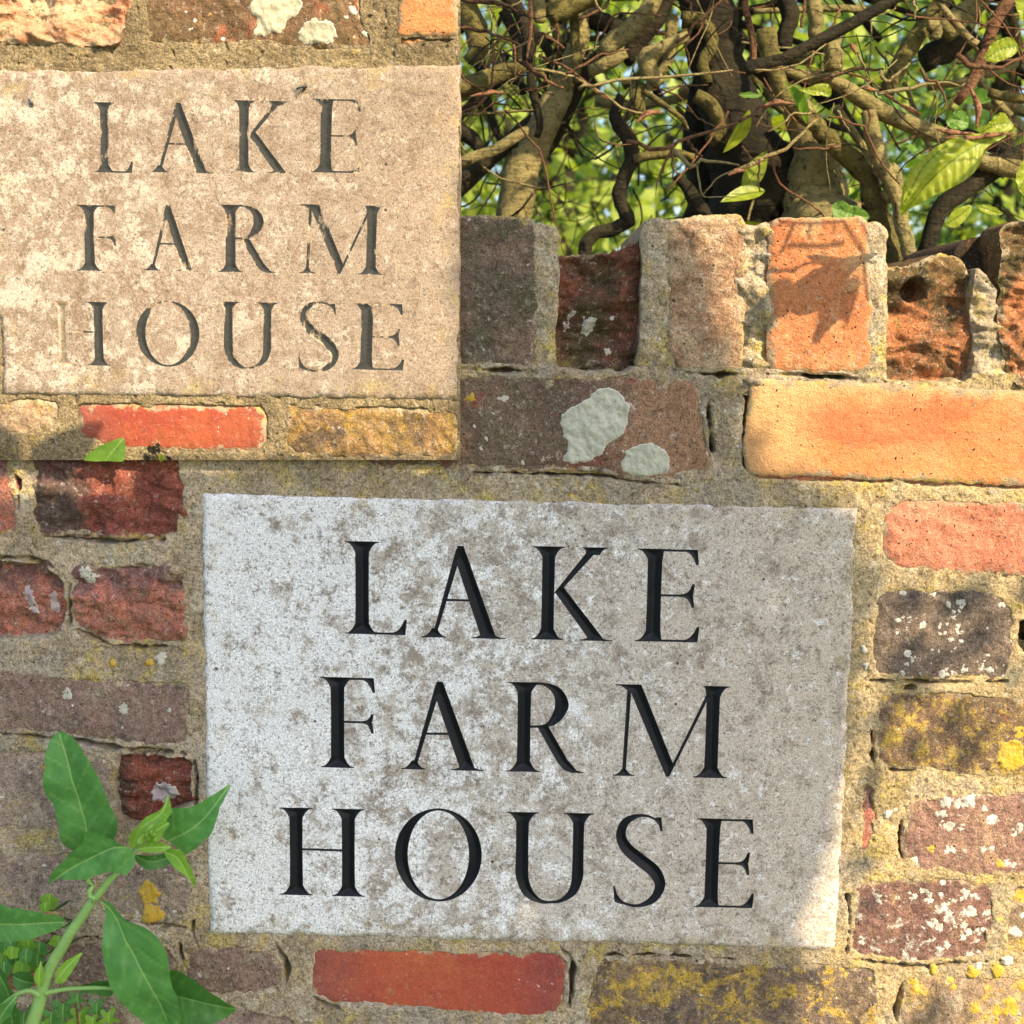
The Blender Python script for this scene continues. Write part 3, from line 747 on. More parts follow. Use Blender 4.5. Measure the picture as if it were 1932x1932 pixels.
M_PINKRED = masonry('flaking_red_brick', ((0.413, 0.150, 0.106), (0.338, 0.150, 0.106)), [('g', (0.15, 0.09, 0.085), 2, 0.004, 0.018, 0.85), ('n', (0.44, 0.15, 0.09), 44, 0.54, 0.68, 0.8), ('n', (0.22, 0.155, 0.10), 60, 0.52, 0.66, 0.8), ('n', (0.33, 0.25, 0.06), 36, 0.62, 0.72, 0.6), ('n', (0.48, 0.44, 0.44), 30, 0.64, 0.72, 0.7)], pores=0.2)
M_TAUPE = masonry('taupe_brick', ((0.247, 0.163, 0.130), (0.202, 0.137, 0.111)), [('n', (0.25, 0.21, 0.15), 34, 0.5, 0.66, 0.8), ('n', (0.11, 0.085, 0.075), 50, 0.54, 0.68, 0.7), ('s', (0.46, 0.45, 0.41), 48, 0.26, 0.25, 0.8), ('s', WHITE, 160, 0.22, 0.2, 0.7)], pores=0.12, smear=1.0)
M_MAUVE = masonry('mauve_mottled_brick', ((0.286, 0.215, 0.176), (0.325, 0.260, 0.195)), [('n', (0.16, 0.11, 0.105), 28, 0.5, 0.64, 0.8), ('n', (0.36, 0.31, 0.22), 55, 0.52, 0.66, 0.8), ('n', (0.38, 0.28, 0.06), 30, 0.62, 0.72, 0.8), ('s', WHITE, 120, 0.24, 0.2, 0.8)], pores=0.12, smear=1.0)
M_CRUST = masonry('brick_under_orange_lichen', ((0.14, 0.10, 0.08), (0.20, 0.14, 0.085)), [('n', (0.065, 0.055, 0.05), 34, 0.49, 0.62, 0.85), ('n', (0.30, 0.22, 0.13), 70, 0.52, 0.66, 0.7), ('n', (0.46, 0.31, 0.05), 44, 0.50, 0.61, 0.85), ('n', (0.48, 0.33, 0.06), 100, 0.56, 0.65, 0.8), ('s', WHITE, 130, 0.2, 0.1, 0.9)], 0.42, pores=0.15, smear=1.35)
M_GOLD = masonry('brick_under_golden_lichen', ((0.30, 0.20, 0.12), (0.24, 0.17, 0.11)), [('n', (0.40, 0.33, 0.24), 50, 0.5, 0.64, 0.8), ('n', (0.55, 0.39, 0.08), 26, 0.49, 0.62, 0.9), ('n', (0.58, 0.36, 0.03), 44, 0.60, 0.70, 0.9), ('n', (0.16, 0.10, 0.075), 60, 0.60, 0.7, 0.6), ('s', WHITE, 60, 0.24, 0.2, 0.9)], 0.42, pores=0.15, smear=1.35)

E = []   # (key, outline px, y0, material, relief, extra)
def B(key, poly, y0, mat, kind='worn', **k): return brick(wall, key, poly, 0.0, y0, mat, kind, **k)

hx0, _, hz0 = at(1722, 548, 0.016)
# coping of bricks on edge; the broken ones sit back and let the hedge show through above them
cop = dict(depth=0.205, nb=190, nr=20)
B('coping_a', [(838, 416), (905, 413), (1010, 420), (1012, 560), (1008, 689), (920, 684), (838, 682)], 0.0005, M_MOSSY, 'worn', **cop)
B('coping_b', [(1040, 486), (1070, 487), (1110, 487), (1150, 482), (1180, 470), (1206, 455), (1226, 452), (1226, 560), (1218, 690), (1175, 700), (1060, 698), (1036, 685), (1040, 560)], 0.019, M_RECESS, 'rough', wob=0.002, **cop)
B('coping_c', [(1262, 423), (1330, 413), (1402, 412), (1400, 560), (1396, 696), (1340, 694), (1285, 692), (1262, 660), (1266, 540)], 0.0005, M_BUFF, 'worn', **cop)
B('coping_d', [(1460, 419), (1540, 418), (1634, 418), (1637, 560), (1636, 694), (1540, 698), (1455, 692), (1457, 560)], -0.001, M_ORANGE, 'smooth', q=0.1, **cop)
B('coping_e', [(1668, 506), (1700, 512), (1735, 505), (1775, 488), (1800, 484), (1822, 490), (1838, 530), (1850, 600), (1846, 680), (1832, 716), (1760, 722), (1682, 722), (1662, 700)], 0.016, M_SPALL, 'rough', wob=0.002, yfun=lambda x, z: 0.030 * np.exp(-(((x - hx0) / 0.0075) ** 2 + ((z - hz0) / 0.0085) ** 2) ** 2), **cop)
B('coping_f', [(1902, 428), (1950, 422), (1990, 424), (1990, 735), (1935, 732), (1912, 700), (1894, 640), (1898, 540)], 0.002, M_SPALL, 'rough', depth=0.05, nb=190, nr=20)  # the darker brick colour also carries this end's shade
J = dict(depth=0.20, holes=False, nb=150, nr=14, name='mortar_joint', rnd=0.003, drop=0.002, grow=0.0008)
B('joint_a', [(1000, 426), (1030, 424), (1054, 432), (1052, 560), (1046, 640), (1050, 740), (1000, 740), (1004, 560)], 0.0012, M_MORTAR, 'worn', **J)
B('joint_b', [(1212, 420), (1240, 412), (1272, 418), (1272, 560), (1278, 740), (1196, 740), (1204, 690), (1211, 600), (1214, 500)], 0.0012, M_MORTAR, 'worn', **J)
B('joint_c', [(1393, 420), (1420, 428), (1448, 418), (1464, 430), (1460, 560), (1460, 745), (1388, 745), (1392, 560)], 0.003, M_MORTAR, 'rough', **J)
B('joint_d', [(1627, 424), (1655, 418), (1673, 432), (1674, 560), (1672, 640), (1672, 752), (1624, 752), (1630, 560)], 0.0008, M_MORTAR, 'worn', **J)
B('joint_e', [(1836, 560), (1850, 500), (1872, 560), (1897, 592), (1896, 640), (1904, 700), (1915, 765), (1828, 765), (1838, 716), (1846, 660)], 0.004, M_MORTAR, 'rough', **J)

B('joint_f', [(1842, 470), (1870, 452), (1908, 440), (1908, 640), (1880, 700), (1842, 700)], 0.045, M_GAP_SHADE, 'rough', depth=0.15, holes=False, nb=90, nr=10, name='mortar_joint')  # dark filler added in the gap to paint its shade
# course under the coping
B('lichened', [(690, 712), (868, 711), (1100, 714), (1305, 717), (1322, 775), (1326, 830), (1338, 880), (1322, 903), (1275, 905), (1180, 898), (1130, 884), (1020, 884), (868, 880), (690, 876)], 0.000, M_LICH, 'worn', nb=260)
B('long_orange', [(1424, 722), (1560, 728), (1750, 736), (2000, 750), (2000, 908), (1860, 906), (1700, 898), (1560, 892), (1416, 888), (1410, 850), (1416, 780)], -0.0025, M_LONG, 'smooth', nb=280, q=0.08, rnd=0.0016, drop=0.0016)
B('lip_a', [(1412, 888), (1560, 892), (1684, 897), (1690, 912), (1560, 912), (1425, 905)], 0.003, M_SALMON, 'worn', nb=120, nr=8)
B('lip_b', [(1694, 893), (1860, 904), (2000, 908), (2000, 925), (1860, 918), (1702, 914)], 0.003, M_SALMON, 'worn', nb=120, nr=8)
B('sliver', [(1275, 893), (1345, 893), (1350, 908), (1290, 912)], -0.001, M_MORTAR, 'worn', nb=60, nr=6)

# right of the plaque
B('salmon', [(1685, 948), (1820, 950), (2000, 956), (2000, 1086), (1880, 1080), (1800, 1076), (1700, 1066), (1670, 1045), (1668, 1000)], -0.0005, M_SALMON, 'worn', nb=220)
B('charcoal', [(1656, 1117), (1780, 1115), (1893, 1120), (1912, 1165), (1908, 1230), (1896, 1278), (1780, 1277), (1645, 1272), (1650, 1190)], 0.000, M_GREY, 'worn', nb=220)
HOLES[0.0].append((chaikin(px2xz([(1930, 1168), (1952, 1160), (1990, 1165), (1990, 1250), (1948, 1246), (1922, 1218), (1921, 1190)], 0.0), 2), 0.022))
B('ochre', [(1668, 1312), (1800, 1310), (2000, 1320), (2000, 1462), (1860, 1462), (1740, 1450), (1660, 1440), (1654, 1390)], 0.000, M_OCHRE, 'worn', nb=220)
B('plum', [(1716, 1512), (1830, 1500), (2000, 1496), (2000, 1648), (1880, 1650), (1735, 1640), (1708, 1610), (1712, 1560)], -0.0005, M_PLUM, 'worn', nb=220)
B('chip', [(1632, 1482), (1650, 1490), (1652, 1540), (1640, 1600), (1622, 1612), (1628, 1540)], 0.002, M_PINKRED, 'worn', nb=70, nr=8, label='thin chip of red brick bedded on edge')
B('speckled', [(1622, 1672), (1716, 1660), (1800, 1662), (1868, 1672), (1872, 1730), (1856, 1806), (1780, 1812), (1720, 1815), (1606, 1800), (1612, 1730)], 0.000, M_SPECK, 'worn', nb=220)
B('edge_right_b', [(1915, 1672), (2000, 1675), (2000, 1800), (1905, 1800), (1900, 1740)], 0.002, M_GOLD, 'worn', nb=90, nr=10)

# under the plaque
B('red', [(592, 1792), (700, 1794), (800, 1797), (930, 1801), (1052, 1802), (1067, 1815), (1065, 1890), (1048, 1912), (1015, 1918), (920, 1915), (820, 1905), (700, 1894), (622, 1890), (612, 1880), (591, 1872)], 0.0006, M_RED, 'smooth', nb=260, q=0.1)
B('crusted', [(1128, 1812), (1250, 1812), (1450, 1822), (1640, 1826), (1652, 1870), (1648, 1985), (1400, 1985), (1118, 1975), (1112, 1890)], 0.000, M_CRUST, 'worn', nb=260)
B('golden', [(1716, 1848), (1850, 1845), (2000, 1850), (2000, 1995), (1850, 1995), (1702, 1990), (1706, 1910)], 0.000, M_GOLD, 'worn', nb=220)
B('knob', [(355, 1795), (430, 1784), (505, 1796), (528, 1826), (526, 1862), (470, 1874), (380, 1876), (350, 1850)], 0.000, M_TAUPE, 'worn', nb=170)
B('behind_plant_a', [(120, 1782), (230, 1778), (325, 1786), (332, 1830), (322, 1862), (200, 1866), (118, 1850)], 0.001, M_TAUPE, 'worn', nb=170)
B('behind_plant_b', [(-60, 1790), (85, 1786), (88, 1866), (-60, 1870)], 0.001, M_PINKRED, 'worn', nb=90, nr=10)
B('low_a', [(-60, 1905), (60, 1902), (240, 1906), (245, 2010), (-60, 2010)], 0.001, M_TAUPE, 'worn', nb=120, nr=10)
B('low_b', [(275, 1908), (470, 1905), (560, 1925), (562, 2010), (275, 2010)], 0.003, M_MAUVE, 'worn', nb=120, nr=10)

# left of the plaque
B('maroon', [(68, 838), (200, 832), (330, 838), (344, 900), (345, 955), (334, 1012), (290, 1014), (200, 1008), (80, 1004), (62, 980)], 0.0005, M_MAROON, 'rough', nb=220, wob=0.002)
B('edge_left_a', [(-70, 850), (8, 852), (20, 910), (28, 960), (22, 1006), (-70, 1010)], 0.001, M_PINKRED, 'worn', nb=90, nr=10)
B('hollow_left', [(-70, 1062), (30, 1062), (88, 1070), (120, 1096), (126, 1150), (112, 1196), (40, 1206), (-70, 1202)], 0.012, M_PINKRED, 'rough', nb=170, wob=0.002)
B('flaking', [(144, 1074), (240, 1066), (346, 1072), (348, 1140), (344, 1210), (270, 1210), (190, 1200), (146, 1178), (140, 1120)], -0.0005, M_PINKRED, 'rough', nb=200)
B('taupe', [(-70, 1268), (60, 1270), (160, 1284), (250, 1290), (352, 1292), (354, 1350), (352, 1407), (260, 1402), (160, 1388), (60, 1380), (-70, 1374)], 0.000, M_TAUPE, 'worn', nb=260)
B('mauve', [(-70, 1424), (60, 1420), (150, 1424), (206, 1440), (210, 1500), (204, 1556), (100, 1566), (-70, 1558)], 0.000, M_MAUVE, 'worn', nb=220)
B('hollow_small', [(224, 1424), (290, 1428), (358, 1432), (361, 1480), (360, 1520), (290, 1552), (255, 1561), (224, 1552), (210, 1500)], 0.010, M_MAROON, 'rough', nb=170)
B('mottled_a', [(-70, 1612), (60, 1608), (164, 1616), (168, 1680), (160, 1724), (40, 1722), (-70, 1718)], 0.001, M_MAUVE, 'worn', nb=170)
B('mottled_b', [(200, 1620), (280, 1616), (352, 1622), (358, 1680), (350, 1732), (260, 1730), (200, 1722)], 0.000, M_MAUVE, 'worn', nb=170)

# lichens lying on the bricks
def scatter(key, x, y, r, seed, mat):
    g = random.Random(seed)
    for k in range(1 if r < 7 else 3):
        patch(key, blob(x + g.gauss(0, r * 0.5) * (k > 0), y + g.gauss(0, r * 0.5) * (k > 0), r * g.uniform(0.42, 0.68), seed * 7 + k, 10, g.uniform(0.8, 1.4)), mat, step=0.0011)
def cpx(pts, ox, oy, k): return [(ox * 0.7728 + k * x, oy * 0.7728 + k * y) for x, y in pts]
L1 = cpx([(930, 1310), (980, 1240), (1060, 1225), (1130, 1245), (1190, 1320), (1215, 1390), (1190, 1500), (1150, 1560), (1060, 1610), (1010, 1700), (940, 1720), (770, 1750), (755, 1720), (790, 1640), (790, 1590), (745, 1530), (735, 1430), (790, 1370), (860, 1340)], 1100, 500, 0.28)
L2 = cpx([(1195, 1640), (1270, 1605), (1370, 1605), (1440, 1640), (1480, 1710), (1480, 1790), (1420, 1825), (1260, 1835), (1190, 1810), (1145, 1770), (1160, 1700)], 1100, 500, 0.28)
patch('lichened', L1, M_LICHEN, label='large pale grey lichen patch shaped like a mitten')
patch('lichened', L2, M_LICHEN, label='rounded pale grey lichen patch at the brick\'s lower edge')
patch('lichened', blob(888, 749, 13, 3), M_LICHEN_Y, label='small bright yellow lichen spot')
patch('lichened', blob(955, 816, 6, 8), M_LICHEN_Y)
for i, (x, y, r) in enumerate([(896, 805, 5), (918, 829, 6), (908, 847, 6), (985, 873, 5), (950, 753, 9), (930, 780, 5), (1175, 850, 4)]): patch('lichened', blob(x, y, r, 20 + i), M_LICHEN_W, step=0.001)
patch('flaking', cpx([(620, 960), (640, 905), (700, 905), (730, 940), (780, 985), (770, 1030), (735, 1062), (690, 1055), (660, 1010)], 0, 1100, 0.24), M_LICHEN)
patch('coping_b', cpx([(745, 890), (760, 800), (790, 720), (830, 680), (850, 730), (810, 780), (800, 850), (760, 880)], 1100, 500, 0.28), M_PINK)
patch('coping_b', cpx([(870, 860), (890, 800), (885, 730), (930, 760), (970, 725), (995, 800), (950, 880), (920, 890)], 1100, 500, 0.28), M_LICHEN_W)
patch('coping_b', blob(1146, 662, 8, 31), M_LICHEN_W, step=0.001)
patch('hollow_left', cpx([(170, 1080), (210, 1000), (260, 1080), (300, 1180), (330, 1270), (250, 1270), (190, 1180)], 0, 1100, 0.24), M_PINK)
patch('hollow_left', cpx([(390, 1150), (440, 1040), (470, 1150), (480, 1270), (430, 1280), (395, 1220)], 0, 1100, 0.24), M_PINK)
patch('hollow_small', cpx([(880, 570), (910, 520), (960, 500), (1030, 510), (1060, 560), (1050, 605), (980, 620), (900, 610)], 0, 1700, 0.32), M_PINK)
patch('taupe', blob(234, 1341, 13, 41), M_LICHEN); patch('taupe', blob(126, 1309, 13, 42), M_LICHEN); patch('taupe', blob(320, 1338, 9, 43), M_LICHEN_W)
patch('mottled_b', blob(282, 1686, 22, 44, 14), M_LICHEN_Y, label='deep yellow lichen rosette'); patch('mottled_b', blob(284, 1727, 18, 45, 14, 1.3), M_LICHEN_Y)
for i, (x, y, r) in enumerate([(1812, 1138, 17), (1800, 1155, 10), (1888, 1141, 10), (1630, 1140, 0), (1701, 1165, 8), (1715, 1175, 8), (1728, 1166, 5), (1700, 1120, 7), (1762, 1122, 6), (1806, 1186, 9), (1812, 1195, 7), (1775, 1178, 7),
                               (1783, 1195, 9), (1792, 1205, 8), (1757, 1225, 6), (1795, 1228, 5), (1720, 1240, 8), (1756, 1250, 6), (1710, 1252, 7), (1785, 1262, 10), (1818, 1262, 10), (1850, 1262, 9), (1868, 1266, 10), (1830, 1240, 5)]):
    if r: scatter('charcoal', x, y, r, 50 + i, M_LICHEN_W)
for i, (x, y, r, q) in enumerate([(1787, 1516, 16, 0), (1806, 1520, 14, 0), (1835, 1515, 16, 0), (1858, 1525, 12, 0), (1770, 1535, 14, 0), (1790, 1560, 18, 0), (1775, 1558, 10, 0), (1812, 1565, 10, 0), (1800, 1605, 16, 0), (1870, 1605, 13, 0), (1887, 1632, 11, 1), (1760, 1600, 10, 1), (1905, 1630, 11, 0), (1925, 1560, 14, 0)]):
    scatter('plum', x, y, r, 90 + i, M_LICHEN_Y if q else M_LICHEN_W)
for i, (x, y, r) in enumerate([(1725, 1690, 9), (1742, 1684, 8), (1755, 1700, 14), (1780, 1712, 16), (1800, 1700, 14), (1822, 1690, 13), (1835, 1722, 17), (1800, 1742, 17), (1770, 1750, 14), (1815, 1770, 14), (1845, 1756, 11), (1785, 1780, 13), (1660, 1690, 8), (1672, 1700, 6), (1625, 1778, 9), (1840, 1690, 9)]):
    scatter('speckled', x, y, r, 120 + i, M_LICHEN_W)
for i, (x, y, r) in enumerate([(1728, 1868, 17), (1800, 1862, 14), (1905, 1890, 22), (1880, 1920, 20), (1840, 1905, 14), (1925, 1860, 14)]): scatter('golden', x, y, r, 140 + i, M_LICHEN_Y)
patch('edge_right_b', blob(1925, 1690, 15, 160), M_LICHEN_Y); patch('edge_right_b', blob(1918, 1760, 12, 161), M_LICHEN_W)
patch('ochre', blob(1905, 1425, 26, 162, 14), M_LICHEN_Y); patch('ochre', blob(1925, 1380, 16, 163, 12), M_LICHEN_Y); patch('ochre', blob(1670, 1318, 6, 164), M_LICHEN_Y)

HOLES[0.0].append((chaikin(px2xz([(1700, 1296), (1726, 1292), (1730, 1300), (1706, 1306)], 0.0), 2), 0.012)); HOLES[0.0].append((chaikin(px2xz([(1672, 1445), (1690, 1440), (1730, 1450), (1722, 1462), (1680, 1458)], 0.0), 2), 0.010)); HOLES[0.0].append((chaikin(px2xz([(345, 1795), (362, 1790), (366, 1800), (352, 1806)], 0.0), 2), 0.012)); HOLES[0.0].append((chaikin(px2xz([(288, 1008), (302, 1002), (312, 1018), (296, 1021)], 0.0), 2), 0.010))
HOLES[0.0].append((chaikin(px2xz([(1404, 742), (1416, 738), (1412, 800), (1410, 884), (1402, 876)], 0.0), 2), 0.010))
# open joints and gaps along the bricks
def gap(pts, w, deep=0.012):
    p = resample(spline(np.array(pts, float), 20), 14, False); t = np.gradient(p, axis=0); t /= np.linalg.norm(t, axis=1)[:, None]
    nn = np.stack((-t[:, 1], t[:, 0]), 1); ww = w * 0.5 * np.abs(np.sin(np.linspace(0.25, 2.9, 14))) * (1 + 0.5 * perlin(p[:, 0] * 0.06, p[:, 1] * 0.06, 3))
    HOLES[0.0].append((px2xz(np.vstack((p + nn * ww[:, None], (p - nn * ww[:, None])[::-1])), 0.0), deep))
for pts, w in [([(82, 1010), (170, 1017), (250, 1019), (300, 1015)], 11), ([(0, 1052), (60, 1056), (105, 1074), (128, 1104)], 8), ([(131, 1104), (132, 1140), (130, 1180)], 7), ([(146, 1190), (200, 1210), (270, 1220), (346, 1220)], 9),
               ([(0, 1384), (60, 1390), (140, 1398), (200, 1409), (260, 1414), (354, 1418)], 9), ([(228, 1414), (300, 1420), (364, 1424)], 7), ([(366, 1434), (369, 1480), (366, 1530)], 7), ([(0, 1694), (60, 1728), (130, 1738)], 7), ([(236, 1738), (300, 1744), (352, 1752)], 6),
               ([(338, 1780), (342, 1806), (352, 1822)], 9), ([(520, 1786), (540, 1820), (538, 1866)], 10), ([(362, 1740), (364, 1762), (372, 1786)], 6), ([(1060, 1794), (1078, 1812), (1080, 1850), (1074, 1900)], 9), ([(868, 890), (1000, 893), (1120, 894), (1190, 908), (1290, 916)], 9),
               ([(1336, 760), (1340, 800), (1344, 850)], 6), ([(868, 696), (940, 698), (1014, 700)], 7), ([(1270, 700), (1340, 706), (1402, 706)], 6), ([(1448, 706), (1560, 710), (1680, 722)], 7), ([(1648, 1380), (1646, 1410), (1650, 1442)], 9), ([(1702, 1540), (1700, 1580), (1704, 1624)], 8),
               ([(1606, 1810), (1720, 1824), (1862, 1816)], 8), ([(1706, 1856), (1694, 1900), (1692, 1930)], 8), ([(1642, 1284), (1780, 1288), (1900, 1286)], 7), ([(1600, 1690), (1604, 1740), (1598, 1800)], 6), ([(594, 1884), (610, 1896), (640, 1902)], 9), ([(1120, 1804), (1250, 1804), (1400, 1812)], 5), ([(0, 870), (30, 900), (34, 960)], 6), ([(60, 1730), (110, 1770), (180, 1774), (300, 1778)], 6)]:
    gap(pts, w)
# pointing between the bricks
PLQ = [(381, 931), (700, 940), (1000, 946), (1300, 953), (1618, 960), (1606, 1200), (1594, 1480), (1575, 1793), (1180, 1780), (800, 1771), (396, 1761), (390, 1480), (385, 1200)]
plq_xz = px2xz(PLQ, 0.0)
zt = float(at(1200, 700)[2])
hid = px2xz([(-200, 300), (856, 300), (856, 858), (-200, 858)], 0.0)
mortar_sheet(wall, 'mortar', (-0.445, 0.445), (0.315, zt + 0.004), 0.00095, 0.0, HOLES[0.0], [plq_xz, hid], M_MORTAR, 5)
# knobs of mortar smeared beside the plaque and white lichens on the joints
BR['mortar_face'] = (wall, 0.0006, lambda x, z: 0 * x)
for i, (x, y, r, m) in enumerate([(304, 1243, 11, 0), (1630, 1225, 8, 0), (1632, 1255, 7, 0), (1590, 1268, 0, 0), (1675, 1535, 9, 0), (1705, 1487, 0, 0), (212, 1252, 8, 1), (282, 1250, 9, 1), (1935, 1500, 0, 1), (1690, 1690, 0, 0), (83, 1447, 6, 1), (100, 1430, 7, 1), (1868, 1480, 0, 1), (1835, 1832, 14, 1), (1880, 1830, 16, 1), (1900, 1815, 12, 0), (1845, 1822, 10, 0), (1760, 1830, 10, 1)]):
    if r: patch('mortar_face', blob(x, y, r, 200 + i, 12), (M_LICHEN_W, M_LICHEN_Y)[m], lift=0.0022, step=0.0012)

# rest of the wall, outside the picture
def plain_box(lo, hi): return box(lo, hi)
core = [((-1.4, 0.055, 0.0), (1.4, 0.213, zt - 0.006)), ((-1.4, 0.004, 0.0), (-0.44, 0.054, 0.97)), ((0.441, 0.004, 0.0), (1.4, 0.054, 0.97)), ((-0.439, 0.004, 0.0), (0.440, 0.054, 0.316)),
        ((-1.4, 0.0545, zt - 0.005), (-0.44, 0.212, 0.97)), ((0.441, 0.0545, zt - 0.005), (1.4, 0.212, 0.97)), ((-0.439, 0.006, float(at(500, 850)[2]) - 0.01), (float(at(835, 600)[0]), 0.21, 0.965))]
V0 = []; F0 = []
for lo, hi in core:
    v, f = plain_box(lo, hi); o = len(V0); V0 += list(v); F0 += [tuple(i + o for i in q) for q in f]
add('mortar_core', V0, F0, M_MORTAR, wall, smooth=False)
rng = random.Random(4)
outer = [M_TAUPE, M_OCHRE, M_ORANGE, M_MAUVE, M_PINKRED, M_MOSSY]
for row in range(13):
    z0 = 0.01 + row * 0.075
    xs = np.arange(-1.4 + (0.1125 if row % 2 else 0), 1.35, 0.225)
    for x in xs:
        x1 = min(x + 0.214, 1.4)
        if row >= 4 and x1 > -0.46 and x < 0.46: continue
        if row == 12: z1 = z0 + 0.07
        else: z1 = z0 + 0.064
        p = np.array([(x, z0), (x1, z0), (x1, z1), (x, z1)])
        v, f, ed_ = star_mesh(p, rng.uniform(-0.001, 0.003), 0.03 if row < 12 else 0.2, 0.004, relief('worn', row * 31 + int(x * 50)), 44, 6, 0.0012, row, smooth_n=1, q=0.05)
        add('brick', v, f, outer[rng.randrange(6)], wall, attrs={'edge': ed_})

# ------------------------------------------------------------------ the freshly lettered plaque
LET = [('L', (651, 768, 1022, 1197)), ('A', (795, 955, 1030, 1204)), ('K', (1004, 1158, 1032, 1208)), ('E', (1200, 1322, 1036, 1211)),
       ('F', (605, 708, 1278, 1449)), ('A', (757, 915, 1286, 1453)), ('R', (957, 1107, 1288, 1457)), ('M', (1158, 1375, 1293, 1466)),
       ('H', (528, 688, 1525, 1690)), ('O', (745, 909, 1528, 1698)), ('U', (955, 1119, 1533, 1700)), ('S', (1158, 1257, 1539, 1706)), ('E', (1312, 1425, 1545, 1712))]
make_plaque('name_plaque', PLQ, -0.0009, LET, M_STONE, M_INK, 'pale limestone plaque with crisp black letters reading LAKE FARM HOUSE, set in the shaded wall', 'plaque', (0.018, -0.052), (385, 1618), 0.85, 0.0042, 3)

# ------------------------------------------------------------------ the inset view of the worn plaque, built as a brick panel
YP = -0.009
panel_c = at(430, 430, YP)
panel = thing('inset_panel', (panel_c[0], YP, panel_c[2]), 'square brickwork panel standing in for the sunlit inset view at upper left', 'panel')
N_SALM = masonry('pale_salmon_brick', ((0.56, 0.33, 0.19), (0.54, 0.25, 0.14)), [('n', (0.60, 0.45, 0.27), 22, 0.45, 0.62, 0.85, (0.7, 1, 1)), ('n', (0.38, 0.155, 0.085), 46, 0.58, 0.70, 0.7), ('g', (0.48, 0.20, 0.11), 0, 0.02, 0.05, 0.6)], 0.25, pores=0.2)
N_DARK = masonry('dark_umber_brick', ((0.20, 0.115, 0.065), (0.155, 0.10, 0.05)), [('n', (0.33, 0.10, 0.055), 26, 0.50, 0.62, 0.85), ('n', (0.125, 0.10, 0.05), 32, 0.54, 0.68, 0.7), ('n', (0.34, 0.21, 0.09), 60, 0.57, 0.70, 0.7), ('n', (0.55, 0.46, 0.36), 80, 0.64, 0.72, 0.8), ('s', WHITE, 80, 0.2, 0.16, 0.9)], 0.36, pores=0.12)
N_OR = masonry('bright_orange_brick', ((0.55, 0.25, 0.10), (0.54, 0.20, 0.085)), [('n', (0.46, 0.14, 0.07), 20, 0.5, 0.66, 0.7, (0.6, 1, 1.6)), ('n', (0.2, 0.08, 0.04), 120, 0.66, 0.74, 0.7, (0.3, 1, 2))], 0.2, pores=0.2, fleck=0.35, crack=0)
N_RED = masonry('scarlet_brick', ((0.27, 0.052, 0.032), (0.31, 0.065, 0.035)), [('g', (0.25, 0.07, 0.05), 0, 0.03, 0.075, 0.9), ('g', (0.26, 0.08, 0.055), 0, -0.03, -0.07, 0.85), ('n', (0.35, 0.095, 0.04), 14, 0.5, 0.66, 0.7), ('s', WHITE, 170, 0.2, 0.14, 0.6), ('n', (0.22, 0.09, 0.06), 60, 0.64, 0.74, 0.6)], 0.15, bump=0.0003, fleck=0.35, crack=0)
N_GOLD = masonry('brick_crusted_with_gold_lichen', ((0.28, 0.17, 0.075), (0.22, 0.13, 0.06)), [('n', (0.095, 0.07, 0.05), 28, 0.49, 0.61, 0.85), ('n', (0.27, 0.175, 0.06), 40, 0.47, 0.60, 0.8), ('n', (0.38, 0.23, 0.03), 120, 0.55, 0.65, 0.85), ('s', (0.065, 0.05, 0.045), 60, 0.3, 0.3, 0.85), ('s', WHITE, 110, 0.2, 0.08, 0.9)], 0.4, pores=0.12)
N_PINK = masonry('pink_bloomed_brick', ((0.36, 0.25, 0.15), (0.33, 0.215, 0.13)), [('n', (0.44, 0.36, 0.24), 50, 0.48, 0.64, 0.8), ('n', (0.40, 0.17, 0.10), 40, 0.58, 0.70, 0.7), ('n', (0.45, 0.35, 0.09), 34, 0.57, 0.69, 0.7)], 0.36, pores=0.12)
def PB(key, poly, y0, mat, kind='worn', **k): return brick(panel, key, poly, YP, y0, mat, kind, depth=0.006, grow=0.0012, **k)
ct = dict(smooth_n=1, q=0.07)
PB('p_salmon', [(-22, -22), (120, -22), (252, -22), (246, 15), (232, 62), (222, 82), (180, 84), (70, 83), (-22, 78)], -0.001, N_SALM, 'rough', nb=240, nr=22, **ct)
PB('p_umber', [(272, -22), (480, -22), (676, -22), (678, 38), (696, 72), (690, 90), (560, 90), (480, 78), (420, 82), (278, 83)], 0.0003, N_DARK, 'worn', nb=260, nr=20, **ct)
PB('p_orange', [(755, -22), (800, -22), (863.2, -22), (863.2, 67), (800, 68), (751, 68)], -0.002, N_OR, 'smooth', nb=150, rnd=0.002, drop=0.003, smooth_n=1, q=0.04)
PB('p_lip', [(753, 69), (810, 69.5), (863.2, 69), (863.2, 80), (810, 82), (756, 84)], 0.003, N_OR, 'worn', nb=90, nr=8, rnd=0.002, drop=0.003, **ct)
PB('p_pink', [(-22, 757), (60, 756), (106, 762), (104, 795), (96, 816), (-22, 822)], 0.0, N_PINK, 'worn', nb=150, **ct)
PB('p_red', [(147, 763), (260, 765), (380, 767), (490, 769), (502, 786), (501, 830), (488, 848), (440, 851), (340, 850), (240, 846), (190, 838), (150, 820)], 0.0004, N_RED, 'smooth', nb=240, smooth_n=2, q=0.1)
PB('p_gold', [(542, 768), (640, 768), (760, 772), (863.2, 776), (863.2, 860), (700, 862), (560, 861), (538, 840), (540, 790)], 0.0, N_GOLD, 'worn', nb=240, rnd=0.002, drop=0.003, **ct)
A1 = [(200, 0), (320, -40), (500, -60), (615, 0), (610, 60), (570, 120), (480, 160), (455, 250), (380, 260), (230, 295), (215, 270), (250, 190), (240, 140), (205, 90)]
